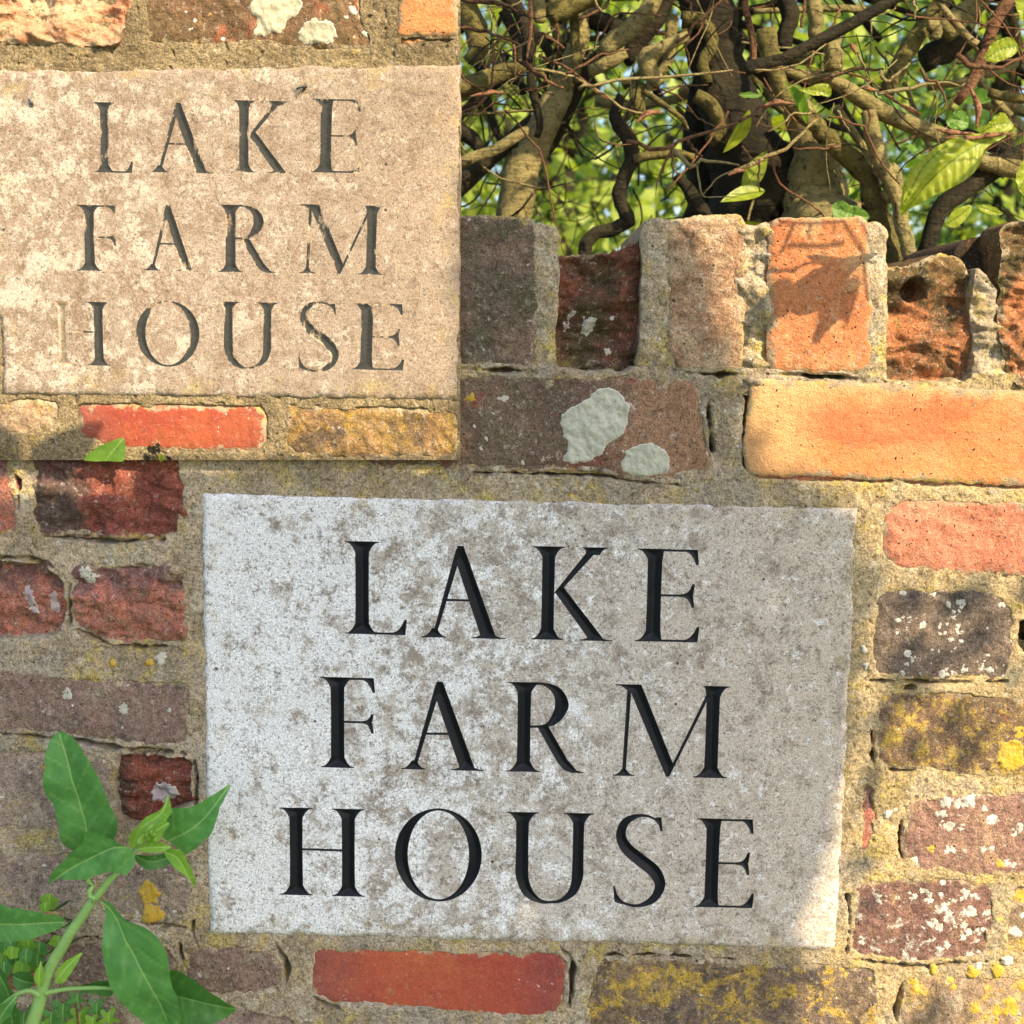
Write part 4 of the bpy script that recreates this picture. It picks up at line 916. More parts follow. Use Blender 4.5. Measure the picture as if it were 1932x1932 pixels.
A2 = [(630, 170), (740, 140), (850, 175), (878, 240), (870, 320), (780, 345), (640, 352), (570, 320), (575, 250)]
M_LICHEN_S = lichen_mat('sage_lichen', (0.50, 0.46, 0.34), (0.42, 0.395, 0.285), (0.27, 0.25, 0.17))
patch('p_umber', [(425 + 0.24 * x, 0.24 * y) for x, y in A1], M_LICHEN_S, label='large sage grey lichen patch cut by the panel top')
patch('p_umber', [(425 + 0.24 * x, 0.24 * y) for x, y in A2], M_LICHEN_S, label='rounded sage grey lichen patch')
for i, (x, y, r) in enumerate([(351, 22, 5), (368, 39, 5), (360, 54, 5), (421, 72, 4), (666, 20, 9), (655, 33, 6), (688, 64, 6)]): patch('p_umber', blob(x, y, r, 300 + i), M_LICHEN_W, step=0.001)
patch('p_umber', blob(395, 28, 5, 310), M_LICHEN_Y, step=0.001)
PPL = [(-30, 134), (200, 131), (430, 128), (867.3, 122), (867.3, 400), (867.3, 756), (700, 752), (430, 748), (6, 744), (2, 600), (-30, 580)]
ppl_xz = px2xz(PPL, YP)
g = np.array([[(-25 + (868 + 25) * i / 620, 868 - (868 + 25) * j / 620) for i in range(621)] for j in range(621)])
gp = at(g[..., 0].ravel(), g[..., 1].ravel(), YP)[:, [0, 2]].reshape(621, 621, 2)
mortar_sheet(panel, 'mortar', (0, 1), (0, 1), 1, YP, HOLES[YP], [ppl_xz], M_MORTAR_OLD, 12, grid=gp)
cr = [at(x, y, YP) for x, y in ((-25, 868), (868, 868), (868, -25), (-25, -25))]
V0 = [(c[0], YP + 0.0035, c[2]) for c in cr] + [(c[0], -0.0022, c[2]) for c in cr]
for k, (x, y) in enumerate(((-25, 867.6), (867.6, 867.6), (867.6, -25), (-25, -25))):
    p = at(x, y, YP); V0[k] = (p[0], YP + 0.0035, p[2])
add('backing', V0, [(0, 1, 2, 3), (7, 6, 5, 4), (0, 4, 5, 1), (1, 5, 6, 2), (2, 6, 7, 3), (3, 7, 4, 0)], M_MORTAR_OLD, panel, smooth=False)
# edges of the mortar face, 8 mm deep
ed = []
for k in range(4):
    a, b = cr[k], cr[(k + 1) % 4]
    for t in np.linspace(0, 1, 80, endpoint=False): ed.append(a + (b - a) * t)
ed = np.array(ed); fr = ed.copy(); bk = ed.copy(); fr[:, 1] = YP + 0.0004; bk[:, 1] = YP + 0.0037
n = len(ed); i = np.arange(n); j = (i + 1) % n
add('panel_edge', np.vstack((fr, bk)), np.stack((i, j, n + j, n + i), 1), M_MORTAR_OLD, panel)

LETP = [('L', (177, 250, 193, 326)), ('A', (282, 403, 194, 326)), ('K', (438, 552, 190, 326)), ('E', (588, 684, 187, 326)),
        ('F', (145, 221, 387, 511)), ('A', (271, 373, 387, 511)), ('R', (411, 524, 387, 514)), ('M', (565, 724, 387, 517)),
        ('H', (97, 207, 569, 689)), ('O', (257, 376, 569, 690)), ('U', (410, 524, 570, 692)), ('S', (563, 640, 571, 698)), ('E', (664, 764, 573, 698))]
make_plaque('worn_plaque', PPL, YP - 0.0010, LETP, M_STONE_OLD, M_INK_OLD, 'tan stone plaque with worn grey letters reading LAKE FARM HOUSE in the inset panel', 'plaque', (0.024, -0.03), (150, 750), 0.42, 0.002, 8)

# ------------------------------------------------------------------ leaves and bark
def leaf_mat(name, c1, c2, rib, trans=0.3, rough=0.45, tip=None, vein=0.5):
    n = NT(name); v = n.vec()
    col = n.mix(n.ss(n.noise(v, 45, 5, 0.6), 0.35, 0.65), c1, c2)
    col = n.mix(n.ss(n.noise(v, 300, 4, 0.7), 0.45, 0.75, 0, 0.35), col, [c * 0.6 for c in c1])
    col = n.mix(n.ss(n.noise(n.vec((2, 2, 7)), 85, 3, 0.6), 0.68, 0.74, 0, 0.7), col, (0.16, 0.13, 0.05))
    if tip: col = n.mix(n.ss(n.attr('len'), 0.72, 0.98, 0, 0.7), col, tip)
    col = n.mix(n.math('MULTIPLY', n.attr('vein'), vein), col, rib)
    col = n.mix(n.math('MULTIPLY', n.ss(n.attr('rib'), 0.0009, 0.0003), 0.85), col, rib)
    n.lk(col, n.b.inputs['Base Color']); n.b.inputs['Roughness'].default_value = rough
    n.b.inputs['Specular IOR Level'].default_value = 0.35
    tr = n.new('ShaderNodeBsdfTranslucent'); n.lk(n.mix(1.0, col, (1.25, 1.3, 0.6), 'MULTIPLY'), tr.inputs[0])
    ms = n.new('ShaderNodeMixShader'); ms.inputs[0].default_value = trans
    n.lk(n.b.outputs[0], ms.inputs[1]); n.lk(tr.outputs[0], ms.inputs[2]); n.lk(ms.outputs[0], n.out.inputs[0])
    h = n.math('ADD', n.math('MULTIPLY', n.attr('vein'), -0.6), n.math('MULTIPLY', n.noise(v, 260, 4, 0.6), 0.5))
    n.lk(n.bump(h, 0.0008, 0.7), n.b.inputs['Normal'])
    return n.m
M_LEAF = leaf_mat('plant_leaf', (0.07, 0.225, 0.055), (0.095, 0.28, 0.065), (0.24, 0.42, 0.14))
M_LEAF_DK = leaf_mat('plant_leaf_dark', (0.04, 0.14, 0.03), (0.06, 0.19, 0.035), (0.14, 0.30, 0.08))
M_LEAF_LT = leaf_mat('plant_leaf_young', (0.15, 0.34, 0.035), (0.22, 0.42, 0.05), (0.32, 0.50, 0.12))
M_LEAF_SH = leaf_mat('shadow_casting_leaf', (0.06, 0.10, 0.02), (0.09, 0.13, 0.025), (0.1, 0.15, 0.03), 0.06, 0.5)  # dark, nearly opaque leaf for the added shadow casters
M_BEECH = leaf_mat('beech_leaf', (0.30, 0.37, 0.03), (0.38, 0.44, 0.05), (0.14, 0.22, 0.02), 0.5, 0.4, vein=0.55)
M_BEECH_DK = leaf_mat('beech_leaf_dark', (0.09, 0.20, 0.025), (0.13, 0.27, 0.03), (0.2, 0.32, 0.08), 0.4, 0.45)
M_CROWN = leaf_mat('spring_foliage', (0.15, 0.185, 0.032), (0.24, 0.26, 0.055), (0.3, 0.38, 0.06), 0.45, 0.5)
M_CROWN2 = leaf_mat('dark_foliage', (0.05, 0.11, 0.025), (0.09, 0.16, 0.035), (0.1, 0.2, 0.05), 0.3, 0.5)
def bark_mat(name, c1, c2, c3, sc=1.0):
    n = NT(name); v = n.vec()
    col = n.mix(n.ss(n.noise(v, 28 * sc, 6, 0.7), 0.38, 0.62), c1, c2)
    col = n.mix(n.ss(n.noise(n.vec((3, 3, 3)), 60 * sc, 7, 0.72), 0.54, 0.68, 0, 0.85), col, c3)
    col = n.mix(n.ss(n.noise(n.vec((1, 5, 3)), 150, 5, 0.75), 0.53, 0.64, 0, 0.75), col, (0.02, 0.016, 0.01))
    col = n.mix(n.ss(n.noise(n.vec((4, 5, 3)), 85, 6, 0.75), 0.55, 0.66, 0, 0.6), col, [min(1, x * 1.7) for x in c2])
    n.lk(col, n.b.inputs['Base Color']); n.b.inputs['Roughness'].default_value = 0.85
    n.b.inputs['Specular IOR Level'].default_value = 0.2
    h = n.math('ADD', n.noise(v, 110, 7, 0.72), n.math('MULTIPLY', n.noise(n.vec((0, 0, 0), (1, 1, 4)), 60, 4, 0.6), 0.7))
    n.lk(n.bump(h, 0.006, 1.0), n.b.inputs['Normal'])
    return n.m
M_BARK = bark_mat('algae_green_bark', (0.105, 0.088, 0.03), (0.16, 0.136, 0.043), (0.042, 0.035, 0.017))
M_BARK_LIT = bark_mat('sunlit_olive_bark', (0.29, 0.245, 0.105), (0.21, 0.175, 0.07), (0.10, 0.08, 0.038))  # sunlit bark, the light put into its pale colour
M_BARK_D = bark_mat('dark_shaded_bark', (0.018, 0.015, 0.009), (0.035, 0.029, 0.015), (0.010, 0.008, 0.006))  # dark bark, mostly carrying the hedge's shade in its colour
M_TWIG = bark_mat('red_brown_twig', (0.14, 0.062, 0.034), (0.19, 0.10, 0.05), (0.075, 0.038, 0.025), 2)
M_TWIG_P = bark_mat('pale_twig', (0.30, 0.26, 0.12), (0.26, 0.20, 0.09), (0.18, 0.11, 0.06), 2)
M_BUD = bark_mat('pink_bud_scales', (0.24, 0.10, 0.055), (0.32, 0.165, 0.09), (0.13, 0.055, 0.035), 3)

def leaf_part(parent, outline, rib, Y, mat, fold=0.25, bend=0.0, pleat=0.0, seed=0, name='leaf', step=0.0022, conv=None, nv=9, tilt=(0, 0), label=None):
    """a leaf traced as outline and midrib (base first); it keeps its own depth, fold and curl"""
    conv = conv or (lambda p: np.array(p, float))
    o2 = conv(outline); r2 = conv(rib)
    W = lambda q: at(q[:, 0], q[:, 1], Y)
    O = W(resample(chaikin(o2, 2, 0.22), max(40, int(len(o2) * 7))))[:, [0, 2]]
    Rb = W(spline(r2, 120))[:, [0, 2]]
    O = O + np.stack((fbm(O[:, 0] * 90, O[:, 1] * 90, seed, 2), fbm(O[:, 0] * 90, O[:, 1] * 90, seed + 4, 2)), 1) * 0.0008
    tt = np.gradient(Rb, axis=0); tt /= np.linalg.norm(tt, axis=1)[:, None]; nn_ = np.stack((-tt[:, 1], tt[:, 0]), 1)
    sel = slice(1, -1, max(1, int(120 * 0.0011 / (np.linalg.norm(np.diff(Rb, axis=0), axis=1).sum() + 1e-9))))
    V, F, A, B = cdt_fill([O], step, 0.5, 0.15, seed, extra=np.vstack((Rb[sel], Rb[sel] + nn_[sel] * 0.001, Rb[sel] - nn_[sel] * 0.001)))
    # signed side and position along the midrib
    dd = np.linalg.norm(V[:, None] - Rb[None], axis=2); k = dd.argmin(1); d = seg_dist(V, Rb[:-1], Rb[1:])
    t = np.gradient(Rb, axis=0); side = np.sign(t[k, 0] * (V[:, 1] - Rb[k, 1]) - t[k, 1] * (V[:, 0] - Rb[k, 0]))
    u = k / 119.0; L = np.linalg.norm(np.diff(Rb, axis=0), axis=1).sum()
    wid = d.max() + 1e-6
    ph = (u * nv - d / wid * 1.6)
    y = Y - fold * d * (1 - 0.4 * d / wid) + bend * L * (u - 0.45) ** 2 * 2.0 + 0.05 * wid * fbm(V[:, 0] * 60, V[:, 1] * 60, seed + 2, 2)
    y = y + 0.003 * fbm(V[:, 0] * 25, V[:, 1] * 25, seed + 12, 2)
    if pleat: y = y + pleat * np.sin(ph * 2 * np.pi) * sstep(d, 0, wid * 0.3)
    y = y + tilt[0] * (V[:, 0] - V[:, 0].mean()) + tilt[1] * (V[:, 1] - V[:, 1].mean())
    vein = np.clip(1 - np.abs((ph % 1.0) - 0.5) * 9, 0, 1) * (0.8 if pleat else 0.75)
    return add(name, np.stack((V[:, 0], y, V[:, 1]), 1), F, mat, parent, attrs={'rib': d, 'len': u, 'vein': vein}, label=label)

def leaf3(pos, dirv, nrm, L, Wd, curl=0.15, n=9, m=5):
    """a free leaf in space: pos = base, dirv = along, nrm = upper side"""
    dirv = np.array(dirv, float); dirv /= np.linalg.norm(dirv)
    nrm = np.array(nrm, float); nrm -= dirv * (nrm @ dirv); nrm /= np.linalg.norm(nrm) + 1e-9
    sd = np.cross(dirv, nrm)
    V = []; rib = []; ln = []; ve = []
    for i in range(n):
        u = i / (n - 1); w = Wd * (math.sin(math.pi * u ** 0.85) ** 0.9 if 0 < u < 1 else 0.0)
        for j in range(m):
            s = (j / (m - 1) - 0.5) * 2
            V.append(pos + dirv * L * u + sd * s * w / 2 + nrm * (abs(s) * w * 0.18 - curl * L * u * u))
            rib.append(abs(s) * w / 2); ln.append(u); ve.append(1.0 if (i % 2 and j != m // 2) else 0.0)
    F = [(i * m + j, i * m + j + 1, (i + 1) * m + j + 1, (i + 1) * m + j) for i in range(n - 1) for j in range(m - 1)]
    return np.array(V), F, {'rib': rib, 'len': ln, 'vein': ve}

# ------------------------------------------------------------------ ground
nG = 61
gx = np.sign(np.linspace(-1, 1, nG)) * np.abs(np.linspace(-1, 1, nG)) ** 3 * 400
GX, GY = np.meshgrid(gx, gx); GZ = -0.0 * GX
I = np.arange(nG * nG).reshape(nG, nG)
ng = NT('grass_and_soil'); gv = ng.vec()
gc = ng.mix(ng.ss(ng.noise(gv, 1.5, 8, 0.7), 0.4, 0.6), (0.07, 0.10, 0.025), (0.10, 0.13, 0.035))
gc = ng.mix(ng.ss(ng.noise(gv, 9, 8, 0.75), 0.5, 0.7, 0, 0.7), gc, (0.11, 0.085, 0.05))
ng.lk(gc, ng.b.inputs['Base Color']); ng.b.inputs['Roughness'].default_value = 0.95
ng.lk(ng.bump(ng.noise(gv, 25, 8, 0.75), 0.03, 0.8), ng.b.inputs['Normal'])
g = add('ground', np.stack((GX.ravel(), GY.ravel(), GZ.ravel()), 1), np.stack((I[:-1, :-1], I[:-1, 1:], I[1:, 1:], I[1:, :-1]), -1).reshape(-1, 4), ng.m, None, origin=(0, 0, 0)); tag(g, kind='structure')

# ------------------------------------------------------------------ the hedge behind the wall
c5 = lambda pts: [(850.1 + 0.28 * p[0], 0.28 * p[1]) + tuple(p[2:]) for p in pts]
c6 = lambda pts: [(1391.0 + 0.28 * p[0], 0.28 * p[1]) + tuple(p[2:]) for p in pts]
rng_k = np.random.RandomState(3)
def limb(parent, pts, rad, Y, mat, name='branch', ns=10, seed=0, rough=0.22, root=None, n=None):
    """pts in photo pixels (optionally with their own depth), rad in photo pixels"""
    P = []
    for p in pts:
        P.append(at(p[0], p[1], p[2] if len(p) > 2 else Y))
    P = np.array(P); rad = np.array(rad, float) * PXM * (1 + Y)
    if root is not None:
        P = np.vstack((np.array(root)[None], P)); rad = np.r_[rad[0] * 1.15, rad]
    if len(rad) != len(P): rad = np.interp(np.linspace(0, 1, len(P)), np.linspace(0, 1, len(rad)), rad)
    Q = [P[0]]; qr = [rad[0]]
    for k in range(1, len(P)):
        m = max(1, int(np.linalg.norm(P[k] - P[k - 1]) / 0.06))
        for t in range(1, m + 1): Q.append(P[k - 1] + (P[k] - P[k - 1]) * t / m); qr.append(rad[k - 1] + (rad[k] - rad[k - 1]) * t / m)
    P = np.array(Q); rad = np.array(qr)
    n = n or max(10, int(np.linalg.norm(np.diff(P, axis=0), axis=1).sum() / 0.012))
    S3 = spline(P, n); rr = np.interp(np.linspace(0, 1, n), np.linspace(0, 1, len(rad)), rad)
    cz = rng_k.normal(0, 1, (n, 3)) * (0.0 if rad.max() > 0.0022 else 0.45)
    q = np.arange(n) * (0.35 if rad.max() > 0.0022 else 0.8)
    wob = np.stack([perlin(q, q * 0 + seed + k * 9.1, seed + k) for k in range(3)], 1) * rr[:, None] * (0.35 if rad.max() > 0.0022 else 1.1)
    V, F = tube(S3 + wob + cz * rr[:, None], rr, ns, seed, rough)
    return add(name, V, F, mat, parent)

h_big = thing('hedge_shrub', (0.30, 0.42, 0), 'old beech stump with the thickest trunk rising behind the middle of the wall coping', 'hedge shrub', 'old beech stems in the hedge')
h_left = thing('hedge_shrub', (0.10, 0.36, 0), 'slanting olive green beech stem behind the gap above the broken dark coping brick', 'hedge shrub', 'old beech stems in the hedge')
h_dark = thing('hedge_shrub', (0.12, 0.30, 0), 'thin black crooked stem bending up through the gap in the coping', 'hedge shrub', 'old beech stems in the hedge')
h_right = thing('hedge_shrub', (0.40, 0.30, 0), 'forked pale beech stem standing behind the broken orange coping brick at right', 'hedge shrub', 'old beech stems in the hedge')

# the stump: shaded left half painted dark, sunlit right half painted pale
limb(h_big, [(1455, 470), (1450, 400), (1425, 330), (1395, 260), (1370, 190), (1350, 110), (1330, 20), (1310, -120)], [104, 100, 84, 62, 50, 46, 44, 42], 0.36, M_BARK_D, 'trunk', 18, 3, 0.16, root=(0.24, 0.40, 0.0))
limb(h_big, [(1540, 450), (1535, 390), (1545, 330), (1530, 270), (1500, 200)], [70, 62, 48, 34, 26], 0.31, M_BARK_LIT, 'trunk', 16, 7, 0.14, root=(0.30, 0.34, 0.0))
limb(h_big, [(1310, 420), (1330, 330), (1320, 250), (1340, 150)], [28, 30, 34, 30], 0.40, M_BARK_D, 'branch', 12, 9)
BRL = [ # (shrub, points, radii, depth, material)
 (h_left, c5([(430, 1500), (480, 1200), (590, 950), (700, 700), (790, 520), (850, 300), (870, 60), (880, -200)]), [34, 33, 30, 24, 20, 18, 17, 16], 0.33, M_BARK_LIT),
 (h_left, c5([(560, 950), (640, 1000), (720, 850), (790, 700), (900, 480), (1050, 330)]), [16, 17, 17, 16, 14, 12], 0.36, M_BARK_D),
 (h_left, c5([(40, 1110), (200, 1040), (330, 1000), (460, 910), (530, 870)]), [11, 11, 10, 10, 8], 0.27, M_BARK_LIT),
 (h_left, c5([(-60, 1330), (130, 1200), (260, 1080), (380, 960), (560, 800)]), [20, 19, 17, 14, 10], 0.34, M_BARK_D),
 (h_left, c5([(-40, 800), (100, 900), (200, 1000)]), [16, 15, 12], 0.30, M_BARK_D),
 (h_left, c5([(535, 380), (550, 600), (600, 820), (580, 920)]), [8, 8, 7, 6], 0.26, M_BARK_D),
 (h_left, c5([(-50, 620), (200, 560), (380, 480), (520, 440)]), [17, 18, 16, 12], 0.30, M_BARK),
 (h_left, c5([(60, -30), (150, 140), (180, 300), (130, 420)]), [22, 22, 20, 15], 0.32, M_BARK),
 (h_left, c5([(330, -60), (450, 60), (520, 250), (520, 420)]), [12, 12, 12, 10], 0.24, M_BARK_D),
 (h_left, c5([(660, 120), (780, 50), (1000, -40)]), [17, 18, 18], 0.28, M_BARK),
 (h_left, c5([(560, -80), (590, 60), (600, 150)]), [13, 14, 11], 0.27, M_BARK_LIT),
 (h_left, c5([(830, 60), (840, 300), (850, 560)]), [9, 9, 8], 0.30, M_BARK),
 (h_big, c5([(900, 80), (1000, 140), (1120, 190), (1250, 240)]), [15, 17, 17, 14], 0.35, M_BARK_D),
 (h_big, c5([(1020, 350), (1120, 270), (1250, 160), (1340, 40), (1400, -80)]), [17, 19, 18, 16, 15], 0.30, M_BARK_LIT),
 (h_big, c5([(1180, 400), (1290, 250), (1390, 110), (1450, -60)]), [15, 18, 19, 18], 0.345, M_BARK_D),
 (h_big, c5([(930, 480), (1060, 430), (1180, 350)]), [11, 12, 10], 0.29, M_BARK_LIT),
 (h_big, c5([(1420, 560), (1340, 470), (1320, 380), (1440, 320), (1600, 240)]), [12, 17, 18, 12, 9], 0.27, M_BARK_LIT),
 (h_big, c5([(1270, 760), (1250, 640), (1290, 560)]), [11, 12, 9], 0.28, M_BARK),
 (h_big, c5([(1560, 130), (1700, 160), (1760, 300), (1700, 420), (1740, 560)]), [14, 14, 12, 11, 9], 0.33, M_BARK),
 (h_big, c5([(1650, 640), (1780, 740), (1830, 860), (1750, 960)]), [13, 14, 13, 11], 0.30, M_BARK),
 (h_big, c5([(1880, 650), (1800, 560), (1900, 420), (1960, 260)]), [16, 17, 15, 12], 0.37, M_BARK_D),
 (h_big, c5([(1520, 1190), (1600, 1260), (1680, 1400), (1740, 1500)]), [9, 11, 14, 14], 0.29, M_BARK_D),
 (h_dark, c5([(905, 1800), (915, 1640), (990, 1570), (1120, 1530), (1195, 1480), (1160, 1400), (1135, 1300), (1170, 1180), (1230, 1060), (1200, 950), (1140, 850), (1110, 770), (1150, 640)]), [13, 13, 13, 13, 14, 13, 12, 13, 14, 14, 12, 11, 9], 0.27, M_BARK_D),
 (h_dark, c5([(1230, 1070), (1350, 1050), (1500, 1030), (1640, 1060)]), [9, 8, 8, 7], 0.265, M_BARK),
 (h_right, c6([(1045, 1780), (1000, 1560), (930, 1350), (860, 1190), (760, 1060), (650, 960), (540, 860), (440, 740)]), [16, 19, 20, 19, 19, 18, 16, 11], 0.26, M_BARK),
 (h_right, c6([(1205, 1830), (1150, 1680), (1110, 1500), (1080, 1350), (1000, 1180), (930, 960), (880, 760)]), [14, 14, 13, 13, 14, 15, 14], 0.235, M_BARK_LIT),
 (h_right, c6([(1240, 1760), (1330, 1480), (1500, 1300), (1700, 1160), (1900, 1040), (2100, 950)]), [15, 17, 18, 18, 17, 16], 0.28, M_BARK_D),
 (h_right, c6([(300, 470), (400, 500), (520, 515), (620, 530), (730, 590), (820, 650), (1000, 770), (1200, 850), (1400, 930), (1600, 1010)]), [9, 10, 11, 11, 13, 14, 16, 16, 14, 12], 0.245, M_BARK_LIT),
 (h_right, c6([(1000, 620), (1100, 430), (1180, 280), (1290, 150), (1420, -40)]), [14, 16, 17, 16, 15], 0.30, M_BARK),
 (h_right, c6([(1380, 220), (1480, 130), (1600, 30), (1700, -80)]), [20, 21, 20, 18], 0.34, M_BARK_LIT),
 (h_right, c6([(1250, 420), (1400, 320), (1560, 260)]), [20, 24, 24], 0.37, M_BARK_D),
 (h_right, c6([(1870, -60), (1740, 150), (1650, 360), (1580, 560), (1480, 690)]), [11, 11, 11, 10, 8], 0.16, M_TWIG),
 (h_right, c6([(1700, 620), (1800, 650), (1990, 670)]), [8, 9, 9], 0.20, M_BARK),
 (h_right, c6([(1320, -30), (1370, 30), (1450, 130), (1560, 250), (1620, 300)]), [6, 6, 7, 7, 6], 0.15, M_TWIG_P),
 (h_big, c6([(60, 470), (130, 450), (280, 400), (420, 330), (700, 195), (1000, 30), (1120, -50)]), [11, 11, 11, 11, 11, 10, 10], 0.14, M_BARK_D),
 (h_big, c6([(50, -60), (60, 80), (100, 260), (110, 460)]), [6, 6, 6, 6], 0.15, M_TWIG),
 (h_big, c6([(500, -80), (520, 60), (535, 160), (520, 260)]), [14, 15, 14, 10], 0.22, M_BARK_LIT),
 (h_big, c6([(660, 230), (640, 330), (650, 420), (660, 480)]), [13, 15, 17, 13], 0.23, M_BARK_LIT),
 (h_big, c6([(195, 200), (215, 400), (280, 560), (345, 700), (470, 800), (540, 870)]), [18, 18, 16, 14, 12, 11], 0.23, M_BARK),
 (h_big, c6([(330, -60), (350, 120), (310, 330)]), [14, 16, 14], 0.30, M_BARK_D),
 (h_right, c6([(960, 1120), (1030, 1160), (1060, 1260), (990, 1330)]), [17, 17, 16, 13], 0.24, M_BARK_LIT),
 (h_right, c6([(1620, 1060), (1700, 1110), (1820, 1130), (1990, 1190)]), [14, 15, 16, 15], 0.27, M_BARK_LIT),
 (h_right, c6([(1290, 170), (1340, 200), (1330, 260)]), [12, 12, 9], 0.28, M_BARK_LIT),
]
for i, (sh, pts, rad, Y, m) in enumerate(BRL):
    root = None
    if sh is h_left and i == 0: root = (0.16, 0.38, 0.0)
    if sh is h_dark and m is M_BARK_D and len(pts) > 10: root = (0.13, 0.30, 0.0)
    if sh is h_right and i in (24, 25): root = (0.44, 0.30, 0.0)
    limb(sh, pts, rad, Y, m, 'trunk' if root is not None else 'branch', 10, i + 11, 0.2, root)

# twigs traced from the front of the hedge
TW = [
 (h_left, c5([(850, 595), (960, 565), (1100, 545), (1400, 515), (1720, 490), (1900, 470)]), 3.2, 0.12, M_TWIG_P),
 (h_left, c5([(480, 400), (600, 500), (680, 560), (760, 590)]), 4.0, 0.12, M_TWIG),
 (h_left, c5([(370, 740), (480, 860), (590, 1000), (640, 1120), (660, 1280), (700, 1460), (740, 1640), (760, 1700)]), 2.0, 0.10, M_TWIG),
 (h_left, c5([(60, 190), (200, 200), (330, 245), (470, 300)]), 3.6, 0.10, M_TWIG),
 (h_left, c5([(250, 460), (300, 330), (380, 210), (490, 120)]), 3.4, 0.12, M_TWIG),
 (h_left, c5([(60, -10), (250, 10), (400, 50), (530, 100)]), 4.5, 0.11, M_TWIG),
 (h_left, c5([(540, -60), (540, 200), (510, 420)]), 4.6, 0.16, M_TWIG),
 (h_left, c5([(760, 330), (640, 240), (560, 200)]), 3.0, 0.12, M_TWIG),
 (h_left, c5([(430, 300), (440, 520)]), 2.6, 0.1, M_TWIG),
 (h_left, c5([(80, 770), (300, 760), (560, 740)]), 3.2, 0.2, M_BARK),
 (h_left, c5([(520, 460), (700, 480), (840, 520), (1000, 620), (1160, 730), (1300, 760), (1420, 760)]), 3.0, 0.13, M_TWIG_P),
 (h_left, c5([(780, 500), (900, 430), (1020, 370), (1200, 330)]), 2.8, 0.12, M_TWIG),
 (h_left, c5([(600, 380), (760, 450), (900, 540), (1010, 640), (1120, 700)]), 2.6, 0.13, M_TWIG),
 (h_big, c5([(1190, 950), (1330, 985), (1480, 1000), (1560, 940), (1750, 880), (1960, 810)]), 4.0, 0.08, M_TWIG),
 (h_big, c5([(1500, 1010), (1580, 1090), (1640, 1110), (1700, 1070), (1800, 1090), (1950, 1110)]), 4.4, 0.09, M_TWIG_P),
 (h_big, c5([(1490, 1010), (1450, 1080), (1400, 1200), (1380, 1320)]), 1.6, 0.09, M_TWIG),
 (h_big, c5([(1490, 990), (1495, 1100), (1500, 1210)]), 2.6, 0.08, M_TWIG),
 (h_big, c5([(1590, 940), (1640, 1010), (1700, 1060)]), 3.4, 0.08, M_TWIG),
 (h_big, c5([(1660, 1120), (1680, 1250), (1700, 1320), (1760, 1325), (1930, 1325)]), 1.8, 0.1, M_TWIG_P),
 (h_big, c5([(1700, 1320), (1780, 1220), (1870, 1160), (1960, 1150)]), 1.6, 0.1, M_TWIG_P),
 (h_big, c5([(1300, 620), (1430, 700), (1560, 800), (1600, 870)]), 5.5, 0.16, M_BARK),
 (h_big, c5([(1520, 290), (1640, 180), (1780, 40), (1860, -40)]), 3.0, 0.07, M_TWIG),
 (h_big, c5([(1540, -30), (1620, 40), (1620, 140)]), 3.2, 0.08, M_TWIG),
 (h_big, c5([(1400, 640), (1560, 580), (1740, 570)]), 1.8, 0.2, M_TWIG),
 (h_right, c6([(0, 830), (100, 760), (200, 710), (380, 700)]), 3.2, 0.06, M_TWIG),
 (h_right, c6([(0, 1150), (150, 1080), (300, 1020), (430, 900), (540, 800)]), 4.2, 0.12, M_TWIG_P),
 (h_right, c6([(150, 1080), (140, 1190), (150, 1290)]), 2.0, 0.1, M_TWIG),
 (h_right, c6([(30, 980), (100, 1070), (160, 1120)]), 1.8, 0.1, M_TWIG),
 (h_right, c6([(940, 640), (1080, 610), (1200, 590), (1340, 560), (1500, 575)]), 4.0, 0.10, M_TWIG_P),
 (h_right, c6([(1230, 460), (1280, 540), (1350, 560), (1400, 680), (1380, 740)]), 2.8, 0.08, M_TWIG),
 (h_right, c6([(780, 300), (830, 400), (890, 540)]), 2.4, 0.13, M_TWIG_P),
 (h_right, c6([(680, 740), (720, 830), (760, 890)]), 2.2, 0.13, M_TWIG_P),
 (h_right, c6([(890, 720), (890, 800), (880, 890)]), 2.6, 0.09, M_TWIG),
 (h_right, c6([(960, 480), (1000, 540), (1080, 490), (1160, 430)]), 3.4, 0.14, M_TWIG_P),
 (h_right, c6([(1180, 0), (1200, 60), (1195, 130)]), 3.2, 0.1, M_TWIG_P),
 (h_right, c6([(1000, 640), (1100, 700), (1240, 770)]), 3.0, 0.10, M_TWIG),
 (h_right, c6([(430, 180), (450, 60), (470, -40)]), 3.2, 0.1, M_TWIG),
 (h_right, c6([(1480, 370), (1560, 440), (1640, 460), (1760, 450), (1960, 380)]), 5.0, 0.02, M_TWIG),
 (h_right, c6([(700, 980), (560, 1000), (380, 1000)]), 2.6, 0.14, M_TWIG),
]
for i, (sh, pts, r, Y, m) in enumerate(TW): limb(sh, pts, [r, r * 0.95, r * 0.8, r * 0.4], (Y if Y > 0.11 else Y - 0.15) if min(p[0] for p in pts) > 960 else max(Y, 0.12), m, 'twig', 6, 300 + i, 0.12)

